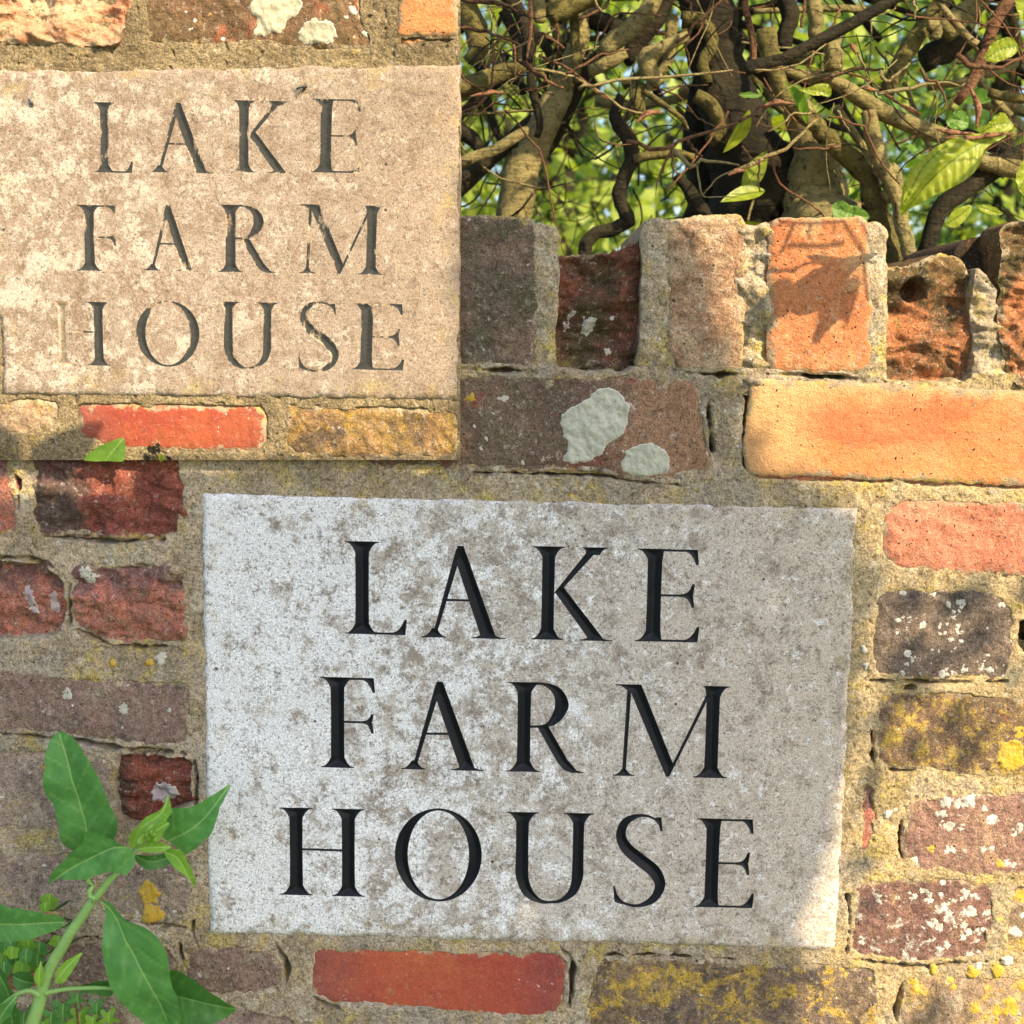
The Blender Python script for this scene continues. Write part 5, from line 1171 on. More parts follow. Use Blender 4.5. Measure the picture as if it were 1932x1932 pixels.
# further stems and twigs that fill the hedge behind those in front
rng = np.random.RandomState(21)
shr = [h_big, h_left, h_dark, h_right]
def near(px): return h_left if px < 1190 else (h_big if px < 1620 else h_right)
for i in range(84):
    x = rng.uniform(850, 2050); y = rng.uniform(-120, 210 if x < 1330 else 330); a = rng.uniform(0, 2 * np.pi)
    Lp = rng.uniform(150, 380); Y = rng.uniform(0.34, 0.62) if i < 46 else rng.uniform(0.5, 0.85)
    pts = [(x, y)]
    for k in range(3):
        a += rng.normal(0, 0.35); pts.append((pts[-1][0] + math.cos(a) * Lp / 3, pts[-1][1] + math.sin(a) * Lp / 3 * 0.8))
    if max(p[1] for p in pts) > 330 and min(p[0] for p in pts) < 1330: continue
    r = rng.uniform(5, 13)
    limb(near(x), pts, [r, r * 0.9, r * 0.75, r * 0.6], Y, (M_BARK_D, M_BARK, M_BARK_LIT)[rng.choice(3, p=(0.4, 0.4, 0.2)) if i < 46 else 0], 'branch', 8, 500 + i)  # rearmost ones all dark, painting the black depth of the hedge
for i in range(330):
    x = rng.uniform(850, 2000); y = rng.uniform(-80, 420); a = rng.uniform(0, 2 * np.pi)
    if y > 250 and x < 1330 and i % 3: Y = rng.uniform(0.5, 1.0)
    else: Y = rng.uniform(0.10, 0.55)
    if y > 300 and x > 1330 and Y < 0.3: Y += 0.25
    Lp = rng.uniform(90, 240); pts = [(x, y)]
    for k in range(3):
        a += rng.normal(0, 0.45); pts.append((pts[-1][0] + math.cos(a) * Lp / 3, pts[-1][1] + math.sin(a) * Lp / 3))
    if max(p[1] for p in pts) > 400 and Y < 0.23: continue
    r = rng.uniform(0.9, 2.6)
    limb(near(x), pts, [r, r * 0.9, r * 0.6], Y, (M_TWIG, M_TWIG_P, M_BARK_D)[rng.choice(3, p=(0.4, 0.25, 0.35))], 'twig', 5, 700 + i, 0.1)
for i in range(70):
    x = rng.uniform(860, 1340); y = rng.uniform(140, 440); a = rng.uniform(0, 2 * np.pi); Y = rng.uniform(0.45, 1.5); Lp = rng.uniform(60, 170); pts = [(x, y)]
    for k in range(3):
        a += rng.normal(0, 0.5); pts.append((pts[-1][0] + math.cos(a) * Lp / 3, pts[-1][1] + math.sin(a) * Lp / 3))
    r = rng.uniform(0.9, 2.2)
    limb(near(x), pts, [r, r * 0.9, r * 0.5], Y, M_BARK_D, 'twig', 5, 1200 + i, 0.1)
# unseen hedge top, made leafier than the hedge below to throw dappled shade
q = np.random.RandomState(77); n = 7500
hx = q.uniform(-0.45, 1.5, n); hy = q.uniform(-0.02, 0.75, n); hz = 1.27 + 0.24 * hy + q.uniform(0.0, 0.62, n) ** 1.0
clump = np.array([perlin(hx * 6, hz * 6 + 3, 3), ])[0] + 0.6 * perlin(hx * 13 + hy * 8, hz * 13, 6)
kp = clump > 0.10; hc = np.stack((hx, hy, hz), 1)[kp]; n = len(hc)
d = q.normal(0, 1, (n, 3)); d[:, 2] -= 0.3; d /= np.linalg.norm(d, axis=1)[:, None]; s = np.cross(d, q.normal(0, 1, (n, 3))); s /= np.linalg.norm(s, axis=1)[:, None]; up = np.cross(s, d)
L = 0.052 * q.uniform(0.6, 1.3, n)[:, None]; W = L * 0.31
V = np.stack((hc - d * L * 0.5, hc - d * L * 0.05 + s * W + up * W * 0.25, hc + d * L * 0.5, hc - d * L * 0.05 - s * W + up * W * 0.25), 1).reshape(-1, 3)
o = add('foliage', V, np.arange(n * 4).reshape(n, 4), M_BEECH_DK, h_big, smooth=False); o['kind'] = 'stuff'
for i in range(44):
    x0 = q.uniform(-0.3, 1.3); y0 = q.uniform(0.12, 0.6); z0 = 1.0 + 0.3 * y0 + 0.27; a = q.uniform(-0.7, 0.7)
    P = np.array([(x0, y0, z0), (x0 + 0.12 * a, y0 + q.normal(0, 0.04), z0 + 0.16), (x0 + 0.3 * a, y0 + q.normal(0, 0.08), z0 + 0.34), (x0 + 0.5 * a, y0 + q.normal(0, 0.1), z0 + 0.55)])
    V, F = tube(spline(P, 14), np.linspace(q.uniform(0.006, 0.014), 0.002, 14), 7, i, 0.15); add('branch', V, F, M_BARK, h_big if i % 2 else h_right)
# buds: slim spindles at twig ends
BUDS = [c5([(130, 650), (270, 625), (385, 630)]), c6([(150, 730), (260, 690), (385, 700)]), c5([(1250, 830), (1320, 770), (1430, 755)]), c5([(1280, 770), (1330, 760), (1420, 745)]), c6([(1490, 370), (1540, 420), (1600, 460)]),
        c6([(840, 590), (890, 600), (950, 610)]), c6([(1110, 720), (1170, 740), (1230, 770)]), c6([(1560, 570), (1620, 720), (1610, 870)]), c6([(760, 290), (780, 320), (800, 370)]), c5([(1870, 1180), (1920, 1155), (1990, 1150)]),
        c6([(1600, 940), (1700, 910), (1880, 900)]), c6([(1400, 930), (1560, 930), (1690, 920)]), c6([(1340, 870), (1440, 890), (1600, 900)])]
for i, pts in enumerate(BUDS):
    Y = -0.085 if i >= 10 else (0.06 if i != 7 else 0.0)
    r = 7.5 if i == 7 else (5.5 if i < 10 else 6)
    limb(h_right if pts[0][0] > 1390 else h_left, pts, [1.2, r, r * 0.9, 1.0], Y, M_BUD, 'bud', 7, 900 + i, 0.15, n=14)

# leaves of the hedge
c6p = lambda p: np.array(c6(p), float)
leaf_part(h_right, [(1880, 890), (1700, 900), (1560, 900), (1420, 940), (1290, 1040), (1160, 1150), (1115, 1270), (1130, 1460), (1190, 1400), (1290, 1340), (1400, 1280), (1530, 1220), (1620, 1130), (1655, 1010), (1760, 940)], [(1860, 900), (1650, 960), (1450, 1080), (1280, 1240), (1140, 1440)], -0.085, M_BEECH, 0.25, 0.2, 0.0009, 5, conv=c6p, nv=12, step=0.0016, label='large fresh ribbed beech leaf hanging over the coping')
leaf_part(h_right, [(1440, 950), (1330, 990), (1200, 1110), (1130, 1230), (1120, 1400), (1180, 1300), (1300, 1150), (1400, 1060)], [(1440, 960), (1250, 1130), (1125, 1380)], -0.095, M_BEECH, 0.5, 0.1, 0.0008, 6, conv=c6p, nv=11, step=0.0016)
leaf_part(h_right, [(1640, 880), (1700, 820), (1740, 765), (1800, 770), (1830, 810), (1870, 850), (1820, 900), (1720, 910)], [(1650, 890), (1740, 840), (1850, 830)], -0.06, M_BEECH, 0.3, 0.1, 0.001, 8, conv=c6p, step=0.0018)
leaf_part(h_right, [(1660, 390), (1700, 300), (1760, 270), (1840, 240), (1900, 290), (1900, 350), (1830, 390), (1740, 430)], [(1670, 400), (1780, 330), (1900, 300)], 0.05, M_BEECH, 0.3, 0.1, 0.001, 9, conv=c6p, step=0.002)
leaf_part(h_right, [(395, 590), (480, 590), (560, 560), (620, 570), (650, 650), (560, 650), (470, 640)], [(640, 640), (520, 605), (400, 592)], 0.15, M_BEECH, 0.3, 0.1, 0.001, 10, conv=c6p, step=0.002)
leaf_part(h_right, [(0, 630), (90, 620), (180, 640), (120, 545), (190, 620), (140, 660), (40, 660)], [(0, 640), (100, 640), (180, 640)], 0.12, M_BEECH_DK, 0.2, 0.0, 0, 11, conv=c6p, step=0.003)
leaf_part(h_right, [(1600, 1375), (1680, 1380), (1760, 1410), (1810, 1445), (1720, 1450), (1640, 1430)], [(1600, 1380), (1700, 1415), (1800, 1444)], 0.03, M_BEECH, 0.25, 0.1, 0.0006, 12, conv=c6p, step=0.002)
leaf_part(h_right, [(1400, 1510), (1450, 1420), (1560, 1370), (1590, 1400), (1540, 1480), (1480, 1540)], [(1580, 1380), (1500, 1450), (1410, 1510)], 0.08, M_BEECH, 0.25, 0.1, 0.0006, 13, conv=c6p, step=0.002)
leaf_part(h_right, [(1870, 1180), (1960, 1020), (2050, 1050), (2050, 1300), (1950, 1330), (1890, 1270)], [(2040, 1060), (1960, 1180), (1900, 1280)], -0.02, M_BEECH, 0.25, 0.1, 0.001, 14, conv=c6p, step=0.002)
leaf_part(h_right, [(630, 1390), (690, 1340), (750, 1380), (800, 1390), (870, 1420), (900, 1470), (800, 1500), (700, 1490), (650, 1480)], [(640, 1400), (750, 1440), (890, 1470)], 0.20, M_BEECH_DK, 0.3, 0.1, 0.001, 15, conv=c6p, step=0.002)
leaf_part(h_right, [(1860, 0), (1900, -40), (2000, -60), (2000, 120), (1940, 170), (1880, 90)], [(1990, -40), (1930, 60), (1930, 160)], 0.02, M_BEECH, 0.25, 0.1, 0.001, 16, conv=c6p, step=0.002)
leaf_part(h_right, [(1400, 820), (1440, 760), (1530, 740), (1570, 800), (1550, 880), (1450, 870)], [(1410, 820), (1480, 810), (1560, 830)], 0.06, M_BEECH_DK, 0.25, 0.1, 0.001, 17, conv=c6p, step=0.002)
for i in range(26):
    x = rng.uniform(1400, 1960); y = rng.uniform(180, 470); Y = rng.uniform(0.2, 0.6)
    if y > 400: Y = rng.uniform(0.24, 0.6)
    p = at(x, y, Y); dv = rng.normal(0, 1, 3); dv[2] -= 0.4
    V, F, at_ = leaf3(p, dv, rng.normal(0, 1, 3) + np.array((0.3, -1, 0.8)), rng.uniform(0.025, 0.05), rng.uniform(0.014, 0.024))
    add('leaf', V, F, M_BEECH if i % 3 else M_BEECH_DK, h_right if x > 1620 else h_big, attrs=at_)

# unseen leaves and twigs added, outlined by the shadows they throw on the brick
c8 = lambda p: np.array([(1391 + 0.28 * a, 386.4 + 0.28 * b) for a, b in p], float)
def sun_leaf(ol, D, mat, seed):
    o = c8(ol); w = at(o[:, 0], o[:, 1], 0.0); P2 = resample(chaikin(w[:, [0, 2]], 2, 0.2), 70); V2, F2, A2, B2 = cdt_fill([P2], 0.003, 0.5, 0.2, seed)
    V3 = np.stack((V2[:, 0], 0 * V2[:, 0], V2[:, 1]), 1) + SUN * D; V3[:, 1] += 0.004 * fbm(V2[:, 0] * 40, V2[:, 1] * 40, seed, 2)
    add('leaf', V3, F2, mat, h_right, attrs={'rib': np.full(len(V3), 0.01), 'len': np.zeros(len(V3)), 'vein': np.zeros(len(V3))})
sun_leaf([(245, 510), (330, 505), (390, 550), (455, 560), (460, 640), (400, 690), (320, 752), (200, 800), (120, 880), (90, 830), (70, 740), (110, 660), (190, 610)], 0.215, M_LEAF_SH, 1)
sun_leaf([(765, 490), (800, 570), (765, 680), (745, 760), (720, 850), (695, 775), (600, 850), (545, 940), (495, 910), (530, 800), (540, 700), (640, 610), (705, 540)], 0.20, M_LEAF_SH, 2)
sun_leaf([(620, 340), (650, 400), (610, 470), (520, 520), (430, 560), (400, 540), (520, 490), (580, 420)], 0.20, M_LEAF_SH, 3)
for k, (ln, r) in enumerate([([(340, 275), (500, 285), (700, 270)], 3.4), ([(700, 110), (780, 250), (840, 350), (850, 480), (880, 650)], 3.0), ([(290, 330), (350, 190), (380, 120)], 3.6), ([(480, 110), (475, 240)], 2.4), ([(640, 120), (640, 200)], 2.0), ([(400, 590), (560, 560), (720, 540)], 1.6), ([(830, 120), (930, 330)], 2.2), ([(280, 120), (500, 130), (700, 115)], 3.2)]):
    w = c8(ln); w = at(w[:, 0], w[:, 1], 0.0) + SUN * (0.195 + 0.006 * k)
    V, F = tube(spline(w, 14), np.full(14, r * PXM), 6, k, 0.1); add('twig', V, F, M_TWIG, h_right)
for k, (ln, r, D) in enumerate([([(1010, 640), (1200, 480), (1420, 420), (1620, 470)], 2.6, 0.26), ([(1050, 520), (1250, 560), (1500, 600), (1640, 640)], 2.2, 0.27), ([(1120, 480), (1180, 640), (1300, 760)], 3.0, 0.28), ([(1480, 470), (1520, 620), (1500, 760)], 3.2, 0.27), ([(1790, 860), (1900, 780), (2000, 760)], 2.6, 0.25), ([(1820, 1060), (1880, 900), (1990, 840)], 2.4, 0.25)]):
    w = c8(ln); w = at(w[:, 0], w[:, 1], 0.012) + SUN * D  # more unseen twigs, added sunward to shade the broken coping
    V, F = tube(spline(w, 14), np.full(14, r * PXM), 6, k, 0.1); add('twig', V, F, M_TWIG, h_right)

# ------------------------------------------------------------------ trees beyond the hedge
def far_tree(x, y, h, rad, n, mat, lab, seed, size=0.055, low=0.08, grp='trees beyond the hedge'):
    q = np.random.RandomState(seed)
    t = thing('garden_tree', (x, y, 0), lab, 'tree', grp)
    V, F = tube(np.array([(x, y, -0.05), (x + 0.05, y, h * 0.35), (x - 0.05, y + 0.05, h * 0.7), (x + 0.02, y, h * 0.92)]), np.array([0.09, 0.075, 0.05, 0.02]) * (h / 3), 9, seed, 0.15)
    add('trunk', V, F, M_BARK_D, t)
    for k in range(6):
        a = q.uniform(0, 6.28); z0 = h * q.uniform(0.3, 0.7); L = rad * q.uniform(0.6, 0.95)
        V, F = tube(spline(np.array([(x, y, z0), (x + math.cos(a) * L * 0.5, y + math.sin(a) * L * 0.5, z0 + L * 0.45), (x + math.cos(a) * L, y + math.sin(a) * L, z0 + L * 0.6)]), 8), np.linspace(0.03, 0.008, 8), 6, seed + k, 0.1)
        add('limb', V, F, M_BARK_D, t)
    cl = []
    for k in range(max(20, n // 45)):
        v = q.normal(0, 1, 3); v /= np.linalg.norm(v); r = q.uniform(0.45, 1.0) ** 0.6
        c = np.array((x, y, h * (low + (1 - low) / 2))) + v * r * np.array((rad, rad, h * (1 - low) / 2)); cl.append((c, q.uniform(0.16, 0.34) * rad))
    ci = q.randint(0, len(cl), n)
    cen = np.array([cl[i][0] for i in ci]) + q.normal(0, 1, (n, 3)) * np.array([cl[i][1] for i in ci])[:, None] * 0.55
    d = q.normal(0, 1, (n, 3)); d[:, 2] -= 0.3; d /= np.linalg.norm(d, axis=1)[:, None]
    nn = q.normal(0, 1, (n, 3)); s = np.cross(d, nn); s /= np.linalg.norm(s, axis=1)[:, None]; up = np.cross(s, d)
    L = size * q.uniform(0.6, 1.3, n)[:, None]; W = L * 0.34
    V = np.stack((cen - d * L * 0.5, cen + s * W + up * W * 0.3, cen + d * L * 0.5, cen - s * W + up * W * 0.3), 1).reshape(-1, 3)
    F = np.arange(n * 4).reshape(n, 4)
    o = add('crown', V, F, mat, t, smooth=False, origin=(x, y, h * 0.6)); o['kind'] = 'stuff'
FT = [(0.15, 3.4, 2.6, 1.0, 2600, M_CROWN, 'yellow green young tree seen through the gap left of the black stem'), (1.0, 4.4, 2.9, 1.1, 2600, M_CROWN2, 'dark leafy tree behind the old beech stump'),
      (1.9, 4.0, 3.0, 1.1, 2400, M_CROWN, 'bright leafy tree glimpsed beyond the right end of the hedge'), (-0.9, 4.6, 3.2, 1.2, 2400, M_CROWN, 'leafy yellow green tree behind the sunlit brick panel'),
      (0.4, 7.0, 3.6, 1.6, 3000, M_CROWN2, 'taller dark tree furthest behind the coping gap'), (2.9, 7.5, 3.8, 1.7, 2600, M_CROWN, 'distant light green tree to the far right'),
      (-2.8, 6.5, 4.0, 1.6, 2400, M_CROWN2, 'dark tree far to the left behind the panel'), (4.8, 9.0, 5.0, 2.2, 2600, M_CROWN2, 'dark distant tree beyond the far right end of the wall')]
for i, (x, y, h, r, n, m, lab) in enumerate(FT): far_tree(x, y, h, r, int(n * 3.4), m, lab, 40 + i)

# ------------------------------------------------------------------ the tree overhead that shades the wall
def shade(px, py):
    """how densely the leaves overhead stand between the sun and this point of the wall (0..1)"""
    q = np.array([[px, py]])
    if px < 872 and py < 872: return 0.0
    if inside(q, SH1)[0]: return 1.0
    if inside(q, SH2)[0]: return 0.05
    if py < -150 and px > 1200: return 0.0
    return 0.0
SH1 = np.array([(878, 330), (1190, 330), (1290, 470), (1330, 620), (1380, 760), (1420, 890), (1540, 950), (1625, 1060), (1612, 1300), (1560, 1500), (1520, 1660), (1490, 1800), (1480, 2080), (-260, 2080), (-260, 1030), (250, 1030), (290, 985), (840, 985)], float)
SH2 = np.array([(1540, 950), (1640, 1090), (1950, 1110), (1960, 1300), (1800, 1480), (1750, 1700), (1760, 2080), (1600, 2080), (1625, 1060)], float)
tree = thing('shade_tree', (3.0, -1.6, 0), 'leafy tree overhanging the wall from behind the camera and shading the plaque', 'tree')
V, F = tube(spline(np.array([(3.0, -1.6, -0.05), (2.9, -1.6, 1.2), (2.6, -1.55, 2.4), (2.1, -1.5, 3.3)]), 24), np.linspace(0.14, 0.07, 24), 12, 4, 0.15); add('trunk', V, F, M_BARK, tree)
V, F = tube(spline(np.array([(2.15, -1.5, 3.25), (1.6, -1.4, 3.2), (1.15, -1.22, 2.8), (1.0, -1.18, 2.3), (0.92, -1.16, 1.95), (0.75, -1.15, 1.6)]), 30), np.linspace(0.05, 0.009, 30), 9, 5, 0.15); add('branch', V, F, M_BARK, tree)
q = np.random.RandomState(7); Pl = []
while len(Pl) < 5200:
    px = q.uniform(-280, 2500); py = q.uniform(-760, 2100)
    if q.uniform() < shade(px, py): Pl.append((px, py))
Pl = np.array(Pl); Pw = at(Pl[:, 0], Pl[:, 1], 0.0); n = len(Pw)
cen = Pw + SUN[None] * q.uniform(0.98, 1.32, n)[:, None]
d = q.normal(0, 1, (n, 3)); d -= (d @ SUNN)[:, None] * SUNN * 0.75; d /= np.linalg.norm(d, axis=1)[:, None]
s = np.cross(d, SUNN + q.normal(0, 0.35, (n, 3))); s /= np.linalg.norm(s, axis=1)[:, None]
L = 0.036 * q.uniform(0.7, 1.3, n)[:, None]
# small leaves added lower down to shade the wall strip under the panel
mS = 2600; pS = np.stack((q.uniform(-260, 862, mS), q.uniform(890, 1000, mS)), 1); pS[:, 1] = np.where((pS[:, 0] < 255) & (pS[:, 1] < 945), pS[:, 1] + 60, pS[:, 1]); cS = at(pS[:, 0], pS[:, 1], 0.0) + SUN[None] * q.uniform(0.42, 0.55, mS)[:, None]
dS = q.normal(0, 1, (mS, 3)); dS -= (dS @ SUNN)[:, None] * SUNN * 0.75; dS /= np.linalg.norm(dS, axis=1)[:, None]
sS = np.cross(dS, SUNN + q.normal(0, 0.35, (mS, 3))); sS /= np.linalg.norm(sS, axis=1)[:, None]
cen = np.vstack((cen, cS)); d = np.vstack((d, dS)); s = np.vstack((s, sS)); L = np.vstack((L, 0.011 * q.uniform(0.7, 1.2, mS)[:, None])); n += mS
W = L * 0.33; up = np.cross(s, d)
V = np.stack((cen - d * L * 0.5, cen - d * L * 0.1 + s * W + up * W * 0.25, cen + d * L * 0.5, cen - d * L * 0.1 - s * W + up * W * 0.25), 1).reshape(-1, 3)
o = add('foliage', V, np.arange(n * 4).reshape(n, 4), M_CROWN2, tree, smooth=False); o['kind'] = 'stuff'
# two unseen leaves added, shaped like the shadows on the panel's lower left corner
cc3 = lambda p: np.array([(0.24 * a, 425 + 0.24 * b) for a, b in p])
for k, (ol, rb) in enumerate([([(225, 1900), (235, 1790), (320, 1690), (430, 1625), (580, 1588), (600, 1575), (700, 1552), (822, 1535), (800, 1610), (745, 1715), (660, 1850), (500, 1960), (330, 1960)], [(300, 1930), (520, 1720), (815, 1540)]),
                              ([(-60, 1560), (0, 1545), (60, 1572), (130, 1645), (160, 1740), (172, 1860), (90, 1900), (-60, 1900)], [(-50, 1880), (60, 1740), (130, 1650)])]):
    oo = cc3(ol); w = at(oo[:, 0], oo[:, 1], YP)
    P2 = resample(chaikin(w[:, [0, 2]], 2, 0.2), 60); V2, F2, A2_, B2_ = cdt_fill([P2], 0.006)
    D = 0.39; V3 = np.stack((V2[:, 0], np.full(len(V2), YP), V2[:, 1]), 1) + SUN * D; V3[:, 1] += 0.006 * fbm(V2[:, 0] * 30, V2[:, 1] * 30, k, 2)
    add('leaf', V3, F2, M_LEAF_DK, tree, attrs={'rib': np.full(len(V3), 0.01), 'len': np.zeros(len(V3)), 'vein': np.zeros(len(V3))})
    e = V3[0]; V, F = tube(np.array([e, e + SUN * 0.3, e + SUN * 0.62 + np.array((0.0, 0, 0.02))]), 0.0012, 5, k); add('twig', V, F, M_TWIG, tree)

# ------------------------------------------------------------------ the plant in front of the wall
cp2 = lambda p: np.array([(0.32 * a[0], 1313.8 + 0.32 * a[1]) for a in p], float)
YPL = -0.075
plant = thing('leafy_plant', (-0.50, YPL, 0), 'tall green leafy plant with pointed leaves growing at the lower left of the plaque', 'plant')
M_STEM = leaf_mat('plant_stem', (0.20, 0.36, 0.10), (0.24, 0.42, 0.13), (0.3, 0.45, 0.16), 0.1, 0.4)
def stem_px(pts, rad, Y, root=None, name='stem', mat=None, seed=0):
    o = limb(plant, [tuple(p) for p in cp2(pts)], [r * 0.32 for r in rad], Y, mat or M_STEM, name, 10, seed, 0.06, root)
    me = o.data
    for k in ('rib', 'len', 'vein'):
        a = me.attributes.new(k, 'FLOAT', 'POINT'); a.data.foreach_set('value', np.full(len(me.vertices), 0.01 if k == 'rib' else 0.0, np.float32))
    return o
stem_px([(170, 2000), (190, 1932), (245, 1750), (330, 1530), (420, 1390), (540, 1220), (640, 1090), (760, 960), (810, 890)], [44, 44, 40, 37, 34, 28, 23, 20, 16], YPL, root=(-0.50, YPL, 0.0), seed=1)
stem_px([(560, 1215), (530, 1150), (525, 1080), (515, 980)], [16, 17, 16, 14], YPL - 0.004, seed=2)
stem_px([(255, 1750), (320, 1735), (430, 1722), (540, 1720), (660, 1722)], [20, 15, 13, 13, 10], YPL - 0.002, name='leaf_stalk', seed=3)
stem_px([(235, 1765), (180, 1735), (110, 1750), (40, 1800), (-40, 1860)], [20, 15, 13, 13, 11], YPL - 0.004, name='leaf_stalk', seed=4)
def PL(ol, rb, dy, mat, fold=0.3, bend=0.15, seed=0, **k): return leaf_part(plant, ol, rb, YPL + dy, mat, fold, bend, 0.0, seed, conv=cp2, step=0.0024, nv=6, **k)
PL([(500, 1060), (420, 930), (365, 890), (350, 800), (335, 660), (290, 590), (262, 520), (272, 430), (275, 340), (290, 265), (330, 212), (385, 215), (440, 252), (500, 310), (560, 395), (600, 470), (632, 545), (640, 620), (680, 690), (695, 745), (680, 830), (640, 900), (560, 1000)], [(515, 1040), (500, 800), (460, 620), (410, 420), (345, 222)], 0.012, M_LEAF, seed=1, tilt=(0, -0.15), label='large upright leaf with a rounded tip')
PL([(985, 870), (950, 840), (985, 700), (1010, 650), (1080, 650), (1145, 648), (1220, 600), (1362, 517), (1330, 590), (1295, 650), (1280, 730), (1262, 785), (1180, 870), (1092, 938), (1040, 900)], [(985, 868), (1180, 742), (1355, 525)], 0.010, M_LEAF, seed=2)
PL([(785, 935), (800, 980), (870, 1012), (940, 1012), (1000, 1000), (1080, 940), (960, 925)], [(785, 940), (900, 970), (1070, 945)], 0.006, M_LEAF_DK, seed=3)
PL([(775, 920), (800, 990), (770, 1030), (742, 1068), (700, 1030), (670, 1015), (560, 1062), (470, 1080), (400, 1082), (320, 1090), (258, 1142), (290, 1060), (335, 1005), (420, 920), (500, 860), (512, 790), (545, 772), (600, 800), (660, 838), (730, 885)], [(770, 905), (680, 892), (560, 945), (400, 1030), (262, 1135)], -0.012, M_LEAF, seed=4, fold=0.4)
PL([(950, 925), (1010, 900), (1075, 905), (1100, 950), (1140, 1020), (1152, 1100), (1142, 1145), (1120, 1080), (1060, 1030), (1000, 990)], [(955, 925), (1060, 970), (1140, 1130)], -0.012, M_LEAF_LT, seed=5)
PL([(770, 905), (752, 870), (765, 820), (800, 770), (860, 715), (930, 680), (965, 650), (985, 580), (1000, 630), (1015, 680), (985, 720), (960, 770), (870, 800), (830, 850), (800, 900)], [(775, 900), (830, 780), (950, 690), (987, 590)], -0.006, M_LEAF_LT, seed=6)
PL([(800, 905), (830, 870), (900, 855), (960, 865), (1020, 890), (960, 912), (880, 925)], [(800, 905), (900, 888), (1015, 890)], -0.016, M_LEAF_LT, seed=7)
PL([(850, 860), (840, 820), (870, 780), (910, 760), (990, 745), (1000, 760), (960, 810), (940, 850), (890, 870)], [(850, 855), (910, 800), (990, 750)], -0.014, M_LEAF_LT, seed=8)
PL([(800, 870), (815, 820), (850, 780), (905, 755), (900, 790), (870, 830), (830, 880)], [(805, 870), (850, 810), (900, 760)], -0.018, M_LEAF_LT, seed=9)
# flower buds folded in the tip
for k, (x, y, r) in enumerate([(880, 830, 26), (905, 815, 20), (865, 812, 18), (915, 845, 18), (890, 800, 15)]):
    c = at(*cp2([(x, y)])[0], YPL - 0.02 - 0.002 * k); rr = r * 0.32 * PXM
    V, F = tube(np.array([c + np.array((0, 0, -rr)), c + np.array((0, 0, -rr * 0.5)), c, c + np.array((0.001, -0.001, rr * 0.6)), c + np.array((0.001, -0.001, rr * 1.1))]), np.array([0.3, 0.85, 1.0, 0.8, 0.2]) * rr, 9, k, 0.1)
    add('flower_bud', V, F, M_LEAF_LT, plant, attrs={'rib': np.full(len(V), 0.01), 'len': np.zeros(len(V)), 'vein': np.zeros(len(V))})
PL([(572, 1218), (640, 1232), (692, 1282), (715, 1310), (800, 1345), (880, 1368), (950, 1412), (985, 1470), (1005, 1540), (1000, 1620), (1010, 1690), (1045, 1790), (1052, 1900), (1050, 2000), (900, 2020), (820, 1950), (730, 1820), (660, 1710), (640, 1620), (612, 1530), (604, 1420), (612, 1300), (600, 1250)], [(575, 1220), (650, 1290), (740, 1440), (850, 1640), (920, 1800), (960, 1960)], -0.018, M_LEAF, seed=10, fold=0.22, label='long drooping leaf with a pale midrib')
PL([(1040, 1960), (1000, 1800), (985, 1620), (1020, 1600), (1100, 1622), (1170, 1668), (1240, 1730), (1320, 1790), (1398, 1862), (1330, 1905), (1220, 1930), (1120, 1990)], [(985, 1770), (1100, 1790), (1240, 1820), (1390, 1862)], 0.002, M_LEAF_DK, seed=11)
PL([(-60, 1215), (0, 1212), (60, 1240), (140, 1248), (220, 1265), (290, 1285), (340, 1310), (388, 1352), (330, 1385), (250, 1412), (120, 1430), (0, 1448), (-60, 1450)], [(-60, 1352), (100, 1345), (260, 1340), (385, 1352)], 0.004, M_LEAF, seed=12)
PL([(320, 1700), (330, 1640), (360, 1590), (400, 1545), (485, 1512), (460, 1570), (430, 1620), (380, 1680)], [(322, 1695), (390, 1600), (480, 1518)], -0.004, M_LEAF_LT, seed=13)
PL([(225, 1730), (205, 1640), (225, 1590), (242, 1555), (262, 1610), (262, 1680), (245, 1730)], [(230, 1725), (240, 1560)], -0.006, M_LEAF_LT, seed=14)
PL([(440, 1712), (500, 1690), (590, 1675), (660, 1680), (665, 1790), (560, 1750), (480, 1735)], [(450, 1715), (660, 1725)], 0.006, M_LEAF_DK, seed=15)
PL([(-40, 1600), (0, 1595), (45, 1650), (75, 1740), (100, 1850), (120, 1990), (-40, 1990)], [(-30, 1620), (40, 1750), (60, 1960)], 0.010, M_LEAF_DK, seed=16)
PL([(-50, 1830), (40, 1800), (110, 1755), (90, 1830), (50, 1900), (-50, 1990)], [(105, 1760), (30, 1850), (-40, 1960)], -0.010, M_LEAF, seed=17)
PL([(60, 1640), (120, 1615), (190, 1620), (205, 1700), (150, 1740), (100, 1720)], [(60, 1650), (140, 1680), (200, 1700)], 0.012, M_LEAF_DK, seed=18)

